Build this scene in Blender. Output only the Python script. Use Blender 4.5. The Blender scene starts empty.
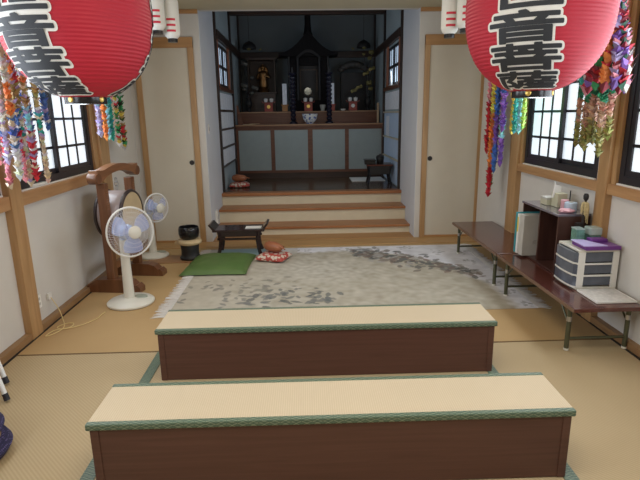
import bpy, bmesh, math, random
from mathutils import Vector, Matrix
random.seed(7)
D = bpy.data
COL = bpy.context.scene.collection
PI = math.pi
sc = bpy.context.scene

# ------------------------------------------------------------------ materials
def new_mat(name):
    m = D.materials.new(name); m.use_nodes = True
    nt = m.node_tree
    return m, nt, nt.nodes['Principled BSDF']

def set_in(b, key, v):
    if key in b.inputs: b.inputs[key].default_value = v

def plain(name, col, rough=0.6, metal=0.0, vary=0.06, scale=8.0, bump=0.0, coat=0.0, emit=None, estr=0.0, alpha=1.0, trans=0.0, bscale=60.0):
    m, nt, b = new_mat(name)
    N, L = nt.nodes, nt.links
    tc = N.new('ShaderNodeTexCoord')
    nz = N.new('ShaderNodeTexNoise'); nz.inputs['Scale'].default_value = scale; nz.inputs['Detail'].default_value = 4
    L.new(tc.outputs['Object'], nz.inputs['Vector'])
    r = N.new('ShaderNodeValToRGB')
    r.color_ramp.elements[0].position = 0.3; r.color_ramp.elements[1].position = 0.7
    r.color_ramp.elements[0].color = tuple(c*(1-vary) for c in col)+(1,)
    r.color_ramp.elements[1].color = tuple(min(1, c*(1+vary)) for c in col)+(1,)
    L.new(nz.outputs['Fac'], r.inputs['Fac']); L.new(r.outputs['Color'], b.inputs['Base Color'])
    b.inputs['Roughness'].default_value = rough; b.inputs['Metallic'].default_value = metal
    set_in(b, 'Coat Weight', coat); set_in(b, 'Alpha', alpha); set_in(b, 'Transmission Weight', trans)
    if emit: b.inputs['Emission Color'].default_value = tuple(emit)+(1,); b.inputs['Emission Strength'].default_value = estr
    if bump:
        n2 = N.new('ShaderNodeTexNoise'); n2.inputs['Scale'].default_value = bscale
        L.new(tc.outputs['Object'], n2.inputs['Vector'])
        bp = N.new('ShaderNodeBump'); bp.inputs['Strength'].default_value = bump; bp.inputs['Distance'].default_value = 0.005
        L.new(n2.outputs['Fac'], bp.inputs['Height']); L.new(bp.outputs['Normal'], b.inputs['Normal'])
    return m

def wood(name, c1, c2, rough=0.5, axis='Z', scale=6.0, stretch=12.0, coat=0.0, spec=0.5):
    m, nt, b = new_mat(name)
    N, L = nt.nodes, nt.links
    tc = N.new('ShaderNodeTexCoord'); mp = N.new('ShaderNodeMapping')
    s = [stretch, stretch, stretch]; s['XYZ'.index(axis)] = 1.0
    mp.inputs['Scale'].default_value = s
    L.new(tc.outputs['Object'], mp.inputs['Vector'])
    nz = N.new('ShaderNodeTexNoise'); nz.inputs['Scale'].default_value = scale/3; nz.inputs['Detail'].default_value = 6; nz.inputs['Distortion'].default_value = 0.6
    L.new(mp.outputs['Vector'], nz.inputs['Vector'])
    r = N.new('ShaderNodeValToRGB')
    r.color_ramp.elements[0].position = 0.32; r.color_ramp.elements[1].position = 0.68
    r.color_ramp.elements[0].color = tuple(c1)+(1,); r.color_ramp.elements[1].color = tuple(c2)+(1,)
    L.new(nz.outputs['Fac'], r.inputs['Fac']); L.new(r.outputs['Color'], b.inputs['Base Color'])
    b.inputs['Roughness'].default_value = rough
    set_in(b, 'Coat Weight', coat); set_in(b, 'Coat Roughness', 0.15); set_in(b, 'Specular IOR Level', spec)
    return m

def tatami_mat(name, c1, c2, axis='X', pitch=0.013, rough=0.75, big=None):
    m, nt, b = new_mat(name)
    N, L = nt.nodes, nt.links
    tc = N.new('ShaderNodeTexCoord')
    w = N.new('ShaderNodeTexWave'); w.wave_type = 'BANDS'; w.bands_direction = axis
    w.inputs['Scale'].default_value = 0.314/pitch; w.inputs['Distortion'].default_value = 0.4; w.inputs['Detail'].default_value = 1
    w.inputs['Detail Scale'].default_value = 3
    L.new(tc.outputs['Object'], w.inputs['Vector'])
    nz = N.new('ShaderNodeTexNoise'); nz.inputs['Scale'].default_value = 2.0; nz.inputs['Detail'].default_value = 3
    L.new(tc.outputs['Object'], nz.inputs['Vector'])
    ad = N.new('ShaderNodeMath'); ad.operation = 'MULTIPLY_ADD'; ad.inputs[1].default_value = 0.55
    L.new(w.outputs['Fac'], ad.inputs[0])
    ml = N.new('ShaderNodeMath'); ml.operation = 'MULTIPLY'; ml.inputs[1].default_value = 0.45
    L.new(nz.outputs['Fac'], ml.inputs[0]); L.new(ml.outputs[0], ad.inputs[2])
    r = N.new('ShaderNodeValToRGB')
    r.color_ramp.elements[0].position = 0.1; r.color_ramp.elements[1].position = 0.9
    r.color_ramp.elements[0].color = tuple(c1)+(1,); r.color_ramp.elements[1].color = tuple(c2)+(1,)
    L.new(ad.outputs[0], r.inputs['Fac'])
    L.new(r.outputs['Color'], b.inputs['Base Color'])
    b.inputs['Roughness'].default_value = rough
    bp = N.new('ShaderNodeBump'); bp.inputs['Strength'].default_value = 0.25; bp.inputs['Distance'].default_value = 0.002
    L.new(w.outputs['Fac'], bp.inputs['Height']); L.new(bp.outputs['Normal'], b.inputs['Normal'])
    return m

def brocade(name, c1, c2, c3):
    # green-blue woven edging with small light diamonds
    m, nt, b = new_mat(name)
    N, L = nt.nodes, nt.links
    tc = N.new('ShaderNodeTexCoord')
    mp = N.new('ShaderNodeMapping'); mp.inputs['Rotation'].default_value = (0, 0, 0); mp.inputs['Scale'].default_value = (22, 60, 60)
    L.new(tc.outputs['Object'], mp.inputs['Vector'])
    sp = N.new('ShaderNodeSeparateXYZ'); L.new(mp.outputs['Vector'], sp.inputs[0])
    def tri(sock):
        a = N.new('ShaderNodeMath'); a.operation = 'PINGPONG'; a.inputs[1].default_value = 0.5; L.new(sock, a.inputs[0]); return a.outputs[0]
    yz = N.new('ShaderNodeMath'); yz.operation = 'ADD'; L.new(sp.outputs['Y'], yz.inputs[0]); L.new(sp.outputs['Z'], yz.inputs[1])
    s = N.new('ShaderNodeMath'); s.operation = 'ADD'; L.new(tri(sp.outputs['X']), s.inputs[0]); L.new(tri(yz.outputs[0]), s.inputs[1])
    r = N.new('ShaderNodeValToRGB'); e = r.color_ramp.elements
    e[0].position = 0.0; e[0].color = tuple(c2)+(1,)
    e[1].position = 1.0; e[1].color = tuple(c1)+(1,)
    k = e.new(0.45); k.color = tuple(c1)+(1,)
    k = e.new(0.52); k.color = tuple(c3)+(1,)
    k = e.new(0.60); k.color = tuple(c2)+(1,)
    L.new(s.outputs[0], r.inputs['Fac']); L.new(r.outputs['Color'], b.inputs['Base Color'])
    b.inputs['Roughness'].default_value = 0.45
    return m

def attr_mat(name, rough=0.7, bump=0.0, sheen=0.0):
    m, nt, b = new_mat(name)
    a = nt.nodes.new('ShaderNodeAttribute'); a.attribute_name = 'Col'
    nt.links.new(a.outputs['Color'], b.inputs['Base Color'])
    b.inputs['Roughness'].default_value = rough
    if bump:
        tc = nt.nodes.new('ShaderNodeTexCoord'); n2 = nt.nodes.new('ShaderNodeTexNoise'); n2.inputs['Scale'].default_value = 180
        nt.links.new(tc.outputs['Object'], n2.inputs['Vector'])
        bp = nt.nodes.new('ShaderNodeBump'); bp.inputs['Strength'].default_value = bump; bp.inputs['Distance'].default_value = 0.004
        nt.links.new(n2.outputs['Fac'], bp.inputs['Height']); nt.links.new(bp.outputs['Normal'], b.inputs['Normal'])
    return m

M = {}
M['plaster'] = plain('plaster_wall', (0.63, 0.605, 0.565), 0.9, bump=0.12, vary=0.03, scale=3)
M['plaster_shaded'] = plain('shrine_plaster_painted_shade', (0.165, 0.19, 0.20), 0.9, bump=0.1, vary=0.03, scale=3)  # back wall copy of the shrine plaster, shade put into the colour
M['plaster_lit'] = plain('shrine_plaster_painted_light', (0.36, 0.42, 0.44), 0.9, bump=0.1, vary=0.03, scale=3)  # same plaster made lighter: light on the side walls put into the colour
M['reveal'] = plain('reveal_plaster', (0.66, 0.68, 0.72), 0.9, bump=0.1, vary=0.02, scale=3)
M['ceiling'] = plain('ceiling_boards', (0.50, 0.45, 0.31), 0.85, vary=0.04, scale=4)
M['post'] = wood('hinoki_post', (0.38, 0.215, 0.09), (0.48, 0.29, 0.135), 0.45, 'Z')
M['post_y'] = wood('hinoki_rail_along', (0.38, 0.20, 0.085), (0.48, 0.275, 0.125), 0.45, 'Y')
M['post_x'] = wood('hinoki_rail_across', (0.38, 0.19, 0.07), (0.48, 0.26, 0.10), 0.45, 'X')
M['base_y'] = wood('baseboard_wood', (0.24, 0.13, 0.06), (0.34, 0.20, 0.09), 0.5, 'Y')
M['board_x'] = wood('kerb_board', (0.42, 0.24, 0.09), (0.52, 0.31, 0.13), 0.4, 'X')
M['nosing'] = wood('step_tread', (0.33, 0.13, 0.05), (0.43, 0.19, 0.075), 0.35, 'X')
M['riser'] = plain('cream_riser', (0.72, 0.64, 0.47), 0.7, vary=0.03)
M['platform'] = wood('dark_platform_boards', (0.055, 0.028, 0.014), (0.10, 0.052, 0.027), 0.22, 'X')
M['darkwood'] = wood('dark_shrine_wood', (0.030, 0.016, 0.011), (0.055, 0.028, 0.018), 0.4, 'X')
M['darkpost'] = wood('dark_shrine_post', (0.022, 0.014, 0.012), (0.04, 0.024, 0.018), 0.45, 'Z')
M['shrinewood'] = wood('blackened_shrine_wood', (0.005, 0.004, 0.005), (0.010, 0.008, 0.008), 0.7, 'Z', spec=.15)
M['redwood'] = wood('red_brown_altar_wood', (0.11, 0.04, 0.022), (0.17, 0.065, 0.035), 0.35, 'X')
M['redwood_z'] = wood('red_brown_window_wood', (0.33, 0.13, 0.08), (0.42, 0.18, 0.11), 0.45, 'Z')
M['altar_panel'] = plain('pale_blue_grey_panel', (0.30, 0.35, 0.35), 0.6, vary=0.03)
M['fusuma'] = plain('cream_fusuma_paper', (0.62, 0.57, 0.475), 0.85, vary=0.02, scale=5)
M['black'] = plain('black_lacquer', (0.012, 0.011, 0.013), 0.22, vary=0.1)
M['matte_black'] = plain('matte_black', (0.015, 0.014, 0.015), 0.55, vary=0.1)
M['window_frame'] = plain('dark_bronze_frame', (0.022, 0.020, 0.026), 0.35, vary=0.1)
M['pane'] = plain('frosted_pane', (0.85, 0.9, 0.95), 0.25, vary=0.02, emit=(0.80, 0.91, 1.0), estr=0.95)
M['pane_small'] = plain('frosted_shrine_pane', (0.8, 0.88, 0.95), 0.3, vary=0.02, emit=(0.60, 0.78, 1.0), estr=0.8)
M['tatami'] = tatami_mat('tatami_floor', (0.42, 0.315, 0.175), (0.50, 0.385, 0.23), 'DIAGONAL', 0.011)
M['tatami_gold'] = tatami_mat('tatami_floor_golden', (0.42, 0.27, 0.12), (0.52, 0.35, 0.165), 'Y', 0.013)
M['tatami_top'] = tatami_mat('tatami_bench_top', (0.53, 0.43, 0.29), (0.62, 0.51, 0.36), 'X', 0.010)
M['heri'] = brocade('green_brocade_edging', (0.045, 0.085, 0.055), (0.11, 0.165, 0.115), (0.36, 0.40, 0.27))
M['bench_wood'] = wood('dark_brown_laminate', (0.084, 0.034, 0.024), (0.108, 0.046, 0.033), 0.42, 'X', 5, 30)
M['table_top'] = wood('red_brown_table_laminate', (0.075, 0.022, 0.018), (0.12, 0.04, 0.028), 0.20, 'Y', coat=0.4)
M['table_edge'] = wood('table_edge_band', (0.15, 0.085, 0.05), (0.2, 0.115, 0.07), 0.4, 'Y')
M['olive_metal'] = plain('olive_painted_steel', (0.10, 0.105, 0.065), 0.38, 0.5, vary=0.1)
M['white_plastic'] = plain('white_plastic', (0.80, 0.79, 0.75), 0.35, vary=0.02)
M['cream_plastic'] = plain('cream_plastic', (0.72, 0.70, 0.62), 0.35, vary=0.02)
M['fan_blue'] = plain('pale_blue_plastic', (0.55, 0.66, 0.92), 0.25, vary=0.03)
M['fan_blade'] = plain('translucent_fan_blade', (0.42, 0.52, 0.92), 0.2, vary=0.03, alpha=0.6)
M['grille'] = plain('grille_wire', (0.80, 0.80, 0.82), 0.4, vary=0.02)
M['gray_plastic'] = plain('grey_green_panel', (0.35, 0.39, 0.33), 0.4)
M['gongwood'] = wood('reddish_stand_wood', (0.13, 0.052, 0.022), (0.19, 0.078, 0.034), 0.32, 'Z', coat=0.2)
M['gongwood_y'] = wood('reddish_stand_beam', (0.19, 0.082, 0.035), (0.26, 0.115, 0.05), 0.32, 'Y', coat=0.2)
M['drum_body'] = plain('grey_brown_drum_body', (0.42, 0.35, 0.34), 0.3, vary=0.12, coat=0.3)
M['drum_skin'] = plain('tan_drum_skin', (0.52, 0.40, 0.24), 0.6, vary=0.06)
M['drum_rim'] = plain('dark_drum_rim', (0.045, 0.03, 0.03), 0.4)
M['steel'] = plain('steel', (0.5, 0.5, 0.52), 0.3, 1.0)
M['red_paper'] = plain('red_lantern_paper', (0.47, 0.012, 0.034), 0.6, vary=0.04)
M['white_paper'] = plain('white_paper', (0.82, 0.81, 0.78), 0.75, vary=0.02)
M['lantern_white'] = plain('white_lantern_paper', (0.78, 0.77, 0.72), 0.7, vary=0.02)
M['ink'] = plain('black_ink', (0.022, 0.026, 0.034), 0.6, vary=0.1)
M['red_ink'] = plain('red_ink', (0.62, 0.03, 0.06), 0.6)
M['gold'] = plain('gold', (0.80, 0.58, 0.16), 0.3, 0.7, vary=0.1)
M['gold_dim'] = plain('old_gold', (0.20, 0.10, 0.035), 0.35, 0.8, vary=0.25, scale=20)
M['origami'] = attr_mat('origami_paper', 0.6)
M['rug'] = attr_mat('woven_rug', 0.95, bump=0.6)
M['fringe'] = plain('rug_fringe_cotton', (0.70, 0.67, 0.64), 0.9, vary=0.08, scale=40)
M['green_cloth'] = plain('green_cushion_cloth', (0.092, 0.165, 0.042), 0.5, vary=0.1, scale=9)
M['teal_cloth'] = plain('pale_teal_cloth', (0.30, 0.42, 0.45), 0.8)
M['beige_cloth'] = plain('beige_cushion_cloth', (0.60, 0.46, 0.27), 0.7)
M['plank'] = wood('thin_plank', (0.28, 0.14, 0.06), (0.36, 0.19, 0.085), 0.45, 'X')
M['lacquer'] = plain('dark_brown_lacquer', (0.022, 0.009, 0.009), 0.2, vary=0.1, coat=0.2)
M['fishwood'] = wood('carved_fish_wood', (0.30, 0.10, 0.045), (0.40, 0.15, 0.07), 0.35, 'Y')
M['case_wood'] = wood('dark_case_board', (0.055, 0.024, 0.020), (0.078, 0.036, 0.028), 0.3, 'Z')
M['case_top'] = plain('glossy_case_top', (0.13, 0.12, 0.16), 0.12, vary=0.04, coat=0.8)
M['smoke'] = plain('smoky_drawer_plastic', (0.10, 0.115, 0.15), 0.18, vary=0.15, scale=12, coat=0.4)
M['lilac'] = plain('lilac_plastic', (0.55, 0.48, 0.82), 0.35)
M['purple'] = plain('purple_plastic', (0.15, 0.035, 0.24), 0.35)
M['greenbox'] = plain('green_translucent_box', (0.16, 0.33, 0.27), 0.2, vary=0.3, scale=30, alpha=0.75)
M['clearbox'] = plain('clear_pale_box', (0.55, 0.68, 0.66), 0.15, vary=0.1, alpha=0.55)
M['teal'] = plain('teal_folder_card', (0.03, 0.30, 0.36), 0.5)
M['yellow'] = plain('yellow_card', (0.75, 0.62, 0.10), 0.5)
M['greycard'] = plain('grey_card', (0.50, 0.48, 0.44), 0.6)
M['pink'] = plain('pink_paper', (0.72, 0.40, 0.45), 0.6)
M['paleblue'] = plain('pale_blue_paper', (0.48, 0.60, 0.72), 0.6)
M['card_olive'] = plain('pale_olive_card', (0.52, 0.50, 0.36), 0.7)
M['hair'] = plain('cream_hair', (0.62, 0.50, 0.26), 0.6, vary=0.2, scale=60)
M['darkcloth'] = plain('dark_holder', (0.02, 0.014, 0.014), 0.4)
M['cream_cord'] = plain('cream_cord', (0.72, 0.56, 0.26), 0.5)
M['violet_cloth'] = plain('violet_woven_cushion', (0.045, 0.035, 0.14), 0.85, vary=0.7, scale=90)
def dotted(name, c1, c2, sc_):
    m, nt, b = new_mat(name); N, L = nt.nodes, nt.links
    tc = N.new('ShaderNodeTexCoord'); v = N.new('ShaderNodeTexVoronoi'); v.inputs['Scale'].default_value = sc_; v.inputs['Randomness'].default_value = .3
    L.new(tc.outputs['Object'], v.inputs['Vector'])
    r = N.new('ShaderNodeValToRGB'); r.color_ramp.elements[0].position = .25; r.color_ramp.elements[1].position = .40
    r.color_ramp.elements[0].color = tuple(c2)+(1,); r.color_ramp.elements[1].color = tuple(c1)+(1,)
    L.new(v.outputs['Distance'], r.inputs['Fac']); L.new(r.outputs['Color'], b.inputs['Base Color']); b.inputs['Roughness'].default_value = .85
    return m
M['violet_cloth'] = dotted('violet_woven_cushion', (.022, .020, .07), (.13, .10, .26), 90)
M['tan_cloth'] = plain('tan_cushion_face', (0.42, 0.27, 0.14), 0.8)
M['rubber'] = plain('black_rubber', (0.02, 0.02, 0.03), 0.6)
M['tube_white'] = plain('white_tube', (0.80, 0.82, 0.84), 0.3)
M['red_lacquer'] = plain('red_lacquer_stand', (0.27, 0.035, 0.025), 0.3)
M['porcelain'] = plain('porcelain', (0.80, 0.80, 0.78), 0.2)
M['mirror'] = plain('mirror_face', (0.30, 0.32, 0.31), 0.15, 0.6, vary=0.3, scale=25)
M['sheet'] = plain('donor_sheet_paper', (0.80, 0.82, 0.87), 0.8, vary=0.08, scale=25)
M['rail_light'] = plain('pale_rail', (0.55, 0.50, 0.38), 0.5)
M['painted_daylight'] = plain('painted_daylight_panel', (0.50, 0.62, 0.80), 0.8, vary=0.03)  # daylight falling on the wall, painted as a pale blue

def porcelain_mat():
    m, nt, b = new_mat('blue_white_porcelain')
    N, L = nt.nodes, nt.links
    tc = N.new('ShaderNodeTexCoord'); v = N.new('ShaderNodeTexVoronoi'); v.inputs['Scale'].default_value = 22
    L.new(tc.outputs['Object'], v.inputs['Vector'])
    r = N.new('ShaderNodeValToRGB'); r.color_ramp.elements[0].position = .35; r.color_ramp.elements[1].position = .5
    r.color_ramp.elements[0].color = (.12, .18, .40, 1); r.color_ramp.elements[1].color = (.78, .80, .80, 1)
    L.new(v.outputs['Distance'], r.inputs['Fac']); L.new(r.outputs['Color'], b.inputs['Base Color']); b.inputs['Roughness'].default_value = .2
    return m
M['blue_white'] = porcelain_mat()
def redwhite_mat():
    m, nt, b = new_mat('red_white_brocade')
    N, L = nt.nodes, nt.links
    tc = N.new('ShaderNodeTexCoord'); v = N.new('ShaderNodeTexVoronoi'); v.inputs['Scale'].default_value = 22
    L.new(tc.outputs['Object'], v.inputs['Vector'])
    r = N.new('ShaderNodeValToRGB'); r.color_ramp.interpolation = 'CONSTANT'
    r.color_ramp.elements[0].position = 0; r.color_ramp.elements[0].color = (.66, .58, .48, 1)
    r.color_ramp.elements[1].position = .47; r.color_ramp.elements[1].color = (.44, .06, .045, 1)
    L.new(v.outputs['Distance'], r.inputs['Fac']); L.new(r.outputs['Color'], b.inputs['Base Color']); b.inputs['Roughness'].default_value = .6
    return m
M['red_white'] = redwhite_mat()

# ------------------------------------------------------------------ mesh helpers
def NB(): return bmesh.new()

def box(bm, x0, x1, y0, y1, z0, z1, bev=0.0, mat=None):
    vs = [bm.verts.new(p) for p in ((x0,y0,z0),(x1,y0,z0),(x1,y1,z0),(x0,y1,z0),(x0,y0,z1),(x1,y0,z1),(x1,y1,z1),(x0,y1,z1))]
    fs = [bm.faces.new([vs[i] for i in f]) for f in ((3,2,1,0),(4,5,6,7),(0,1,5,4),(1,2,6,5),(2,3,7,6),(3,0,4,7))]
    if bev:
        es = set(e for f in fs for e in f.edges)
        bmesh.ops.bevel(bm, geom=list(es), offset=bev, segments=2, affect='EDGES', profile=0.5)
    elif mat is not None:
        for v in vs: v.co = mat @ v.co
    return vs

def boxm(bm, c, s, mat, bev=0.0):
    b2 = NB(); box(b2, -s[0]/2, s[0]/2, -s[1]/2, s[1]/2, -s[2]/2, s[2]/2, bev)
    b2.transform(Matrix.Translation(Vector(c)) @ mat)
    merge(bm, b2)

def merge(bm, b2):
    me = D.meshes.new('tmp'); b2.to_mesh(me); b2.free(); bm.from_mesh(me); D.meshes.remove(me)

def tube(bm, pts, r, seg=10, closed=False, rads=None):
    pts = [Vector(p) for p in pts]; n = len(pts)
    rings = []; prev = None
    for i, p in enumerate(pts):
        if closed: t = pts[(i+1) % n]-pts[i-1]
        else: t = pts[min(i+1, n-1)]-pts[max(i-1, 0)]
        t.normalize()
        if prev is None:
            a = Vector((0,0,1)) if abs(t.z) < 0.9 else Vector((1,0,0))
            u = t.cross(a).normalized()
        else:
            u = prev - t*prev.dot(t)
            u = u.normalized() if u.length > 1e-6 else t.orthogonal().normalized()
        prev = u; v = t.cross(u)
        rr = rads[i] if rads else r
        rings.append([bm.verts.new(p+(u*math.cos(2*PI*k/seg)+v*math.sin(2*PI*k/seg))*rr) for k in range(seg)])
    m = n if closed else n-1
    for i in range(m):
        a, b = rings[i], rings[(i+1) % n]
        for k in range(seg):
            bm.faces.new((a[k], a[(k+1) % seg], b[(k+1) % seg], b[k]))
    if not closed:
        bm.faces.new(rings[0][::-1]); bm.faces.new(rings[-1])

def lathe(bm, prof, seg=32, mat=None, cap=True):
    # prof = [(r, z)...]
    rings = []
    mat = mat or Matrix()
    for r, z in prof:
        if r < 1e-6: rings.append([bm.verts.new(mat @ Vector((0,0,z)))])
        else: rings.append([bm.verts.new(mat @ Vector((r*math.cos(2*PI*k/seg), r*math.sin(2*PI*k/seg), z))) for k in range(seg)])
    for a, b in zip(rings, rings[1:]):
        for k in range(seg):
            k2 = (k+1) % seg
            if len(a) == 1 and len(b) == 1: continue
            if len(a) == 1: bm.faces.new((a[0], b[k2], b[k]))
            elif len(b) == 1: bm.faces.new((a[k], a[k2], b[0]))
            else: bm.faces.new((a[k], a[k2], b[k2], b[k]))
    if cap:
        if len(rings[0]) > 1: bm.faces.new(rings[0][::-1])
        if len(rings[-1]) > 1: bm.faces.new(rings[-1])

def prism(bm, poly, h0, h1, mat=None):
    # poly in (u,v), extruded along w from h0 to h1; mat maps (u,v,w)->world
    mat = mat or Matrix()
    a = [bm.verts.new(mat @ Vector((u, v, h0))) for u, v in poly]
    b = [bm.verts.new(mat @ Vector((u, v, h1))) for u, v in poly]
    n = len(poly)
    bm.faces.new(a[::-1]); bm.faces.new(b)
    for i in range(n): bm.faces.new((a[i], a[(i+1) % n], b[(i+1) % n], b[i]))

def obj(name, bm, mat, parent=None, smooth=False, loc=None, ang=40):
    bmesh.ops.recalc_face_normals(bm, faces=bm.faces[:])
    me = D.meshes.new(name); bm.to_mesh(me); bm.free()
    me.materials.append(mat)
    if smooth:
        me.polygons.foreach_set('use_smooth', [True]*len(me.polygons))
        try: me.set_sharp_from_angle(angle=math.radians(ang))
        except Exception: pass
    o = D.objects.new(name, me); COL.objects.link(o)
    if parent: o.parent = parent
    if loc: o.location = loc
    return o

def tag(o, label, cat, group=None, kind=None):
    o['label'] = label; o['category'] = cat
    if group: o['group'] = group
    if kind: o['kind'] = kind
    return o

def thing(name, label, cat, loc=(0,0,0), rz=0.0, group=None):
    o = D.objects.new(name, None); COL.objects.link(o)
    o.location = loc; o.rotation_euler = (0,0,rz); o.empty_display_size = 0.05
    return tag(o, label, cat, group)

def struct(name, bm, mat, smooth=False, parent=None, label=None):
    o = obj(name, bm, mat, parent, smooth)
    if not parent: o['kind'] = 'structure'
    if label: o['label'] = label
    return o

def dup(root, loc, rz=None, label=None, group=None):
    r = root.copy(); COL.objects.link(r); r.location = loc
    if rz is not None: r.rotation_euler = (0,0,rz)
    if label: r['label'] = label
    if group: r['group'] = group
    for ch in list(root.children):
        c = ch.copy(); COL.objects.link(c); c.parent = r
        for g in ch.children:
            d = g.copy(); COL.objects.link(d); d.parent = c
    return r

# ------------------------------------------------------------------ room
XL, XR, YF, YB = -2.09, 2.24, 6.52, -1.6
OL, OR = -1.21, 1.43          # shrine opening
ZC = 2.82                     # ceiling
YS = 10.45                    # back wall of the shrine

def sbox(name, mat, *a, bev=0.0, parent=None, label=None):
    bm = NB(); box(bm, *a, bev); return struct(name, bm, mat, parent=parent, label=label)

sbox('floor', M['tatami'], XL-.1, XR+.1, YB, YF, -0.06, 0.0)
# golden mats of the back half
bm = NB(); box(bm, XL+.03, XR-.03, 3.325, 6.18, -0.004, 0.003); struct('floor_2', bm, M['tatami_gold'], label='golden tatami of the far half')
bm = NB(); box(bm, XL+.03, XR-.03, 3.313, 3.325, 0.0, 0.0035); struct('trim_1', bm, plain('tatami_joint', (0.17,0.105,0.045), .8))
for k, (x, y0) in enumerate(((-1.02, YB), (1.165, YB))):
    bm = NB(); box(bm, x-.032, x+.032, y0, 3.313, 0.0, 0.004); struct('trim_%d' % (k+2), bm, M['heri'])
sbox('ceiling', M['ceiling'], XL-.1, XR+.1, YB, YF+.02, ZC, ZC+.06)
sbox('wall_back', M['plaster'], XL-.1, XR+.1, YB-.1, YB, -.06, ZC+.06)

# side walls with window openings: (y0, y1) openings at z 1.08 .. 2.46
WZ0, WZ1 = 1.085, 2.46
def side_wall(name, x0, x1, opens):
    bm = NB()
    ys = [YB] + [v for o in opens for v in o] + [YF+.1]
    for i in range(0, len(ys), 2): box(bm, x0, x1, ys[i], ys[i+1], 0, ZC)
    for a, b in opens:
        box(bm, x0, x1, a, b, 0, WZ0); box(bm, x0, x1, a, b, WZ1, ZC)
    struct(name, bm, M['plaster'])
LW = [(0.55, 1.85), (2.2, 3.54), (3.79, 5.15)]
RW = [(0.65, 1.95), (2.20, 3.55), (3.83, 5.14)]
side_wall('wall_left', XL-.14, XL, LW)
side_wall('wall_right', XR, XR+.14, RW)

# front wall pieces either side of the opening
bm = NB(); box(bm, XL, OL-.003, YF, YF+.12, 0, ZC); struct('wall_front_left', bm, M['plaster'])
bm = NB(); box(bm, OR+.003, XR, YF, YF+.12, 0, ZC); struct('wall_front_right', bm, M['plaster'])
# plaster above the opening reaches up out of sight behind the ceiling
sbox('wall_front_top', M['plaster'], XL, XR, YF, YF+.12, ZC+.001, 4.1)

# baseboards
sbox('baseboard_left', M['base_y'], XL, XL+.05, YB, YF, 0, .055)
sbox('baseboard_right', M['base_y'], XR-.05, XR, YB, YF, 0, .055)
# dark gap strip along mats
sbox('trim_4', M['matte_black'], XL+.05, XL+.065, YB, YF, 0, .006)
sbox('trim_5', M['matte_black'], XR-.065, XR-.05, YB, YF, 0, .006)

n_trim = [6]
def trim(mat, *a, bev=0.004):
    bm = NB(); box(bm, *a, bev); o = struct('trim_%d' % n_trim[0], bm, mat); n_trim[0] += 1; return o
# wooden posts, left
trim(M['post'], XL-.02, XL+.055, 3.565, 3.715, 0, ZC)
trim(M['post'], XL-.02, XL+.055, 5.25, 5.48, .055, ZC)
trim(M['post'], XL-.02, XL+.025, 5.155, 5.26, 1.06, 2.5)
trim(M['post'], XL-.02, XL+.055, 1.95, 2.1, 0, ZC)
# right
trim(M['post'], XR-.055, XR+.02, 3.61, 3.735, 0, ZC)
trim(M['post'], XR-.025, XR+.02, 3.555, 3.62, 1.07, 2.5)
trim(M['post'], XR-.055, XR+.02, 5.20, 5.40, 0, ZC)
trim(M['post'], XR-.025, XR+.02, 5.145, 5.21, 1.07, 2.5)
trim(M['post'], XR-.055, XR+.02, 2.0, 2.15, 0, ZC)
# sills and head rails
for s, segs in ((0, ((YB, 3.565), (3.715, 5.25))), (1, ((YB, 3.61), (3.735, 5.20)))):
    for a, b in segs:
        if s == 0:
            trim(M['post_y'], XL-.10, XL+.045, a, b, .985, 1.082); trim(M['post_y'], XL-.10, XL+.04, a, b, 2.46, 2.56)
        else:
            trim(M['post_y'], XR-.045, XR+.10, a, b, 1.005, 1.082); trim(M['post_y'], XR-.04, XR+.10, a, b, 2.46, 2.56)

# windows
def window(n, side, y0, y1):
    xs = XL if side == 'L' else XR
    sgn = 1 if side == 'L' else -1
    X = lambda d: xs + sgn*d      # d>0 towards the room
    def bx(bm, d0, d1, *r): box(bm, min(X(d0), X(d1)), max(X(d0), X(d1)), *r)
    bm = NB()
    fw = .055
    bx(bm, -.09, .004, y0, y1, WZ0, WZ0+.065); bx(bm, -.09, .004, y0, y1, WZ1-.05, WZ1)
    bx(bm, -.09, .004, y0, y0+fw, WZ0+.065, WZ1-.05); bx(bm, -.09, .004, y1-fw, y1, WZ0+.065, WZ1-.05)
    ym = (y0+y1)/2
    w = struct('window_%d' % n, bm, M['window_frame'])
    # two sliding sashes: stiles, rails and lattice bars
    for k, (a, b, d) in enumerate(((y0+fw, ym+.035, -.058), (ym-.035, y1-fw, -.029))):
        z0, z1 = WZ0+.065, WZ1-.05
        bm = NB()
        bx(bm, d, d+.028, a, a+.045, z0, z1); bx(bm, d, d+.028, b-.045, b, z0, z1)
        bx(bm, d, d+.028, a+.045, b-.045, z0, z0+.04); bx(bm, d, d+.028, a+.045, b-.045, z1-.04, z1)
        for i in (1, 2):
            yy = a+.045 + (b-a-.09)*i/3
            bx(bm, d+.004, d+.022, yy-.011, yy+.011, z0+.04, z1-.04)
        for i in range(1, 6):
            zz = 1.36+.236*(i-1)
            if zz < z1-.06: bx(bm, d+.004, d+.022, a+.045, b-.045, zz-.011, zz+.011)
        struct('window_sash', bm, M['window_frame'], parent=w)
        bm = NB(); bx(bm, d+.010, d+.014, a+.02, b-.02, z0+.02, z1-.02)
        struct('window_pane', bm, M['pane'], parent=w)
    # white runner strip along the sill
    bm = NB(); bx(bm, .0045, .018, y0, y1, WZ0-.003, WZ0+.008); struct('window_runner', bm, M['white_plastic'], parent=w)
    return w
n = 1
for a, b in LW: window(n, 'L', a, b); n += 1
for a, b in RW: window(n, 'R', a, b); n += 1

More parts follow.
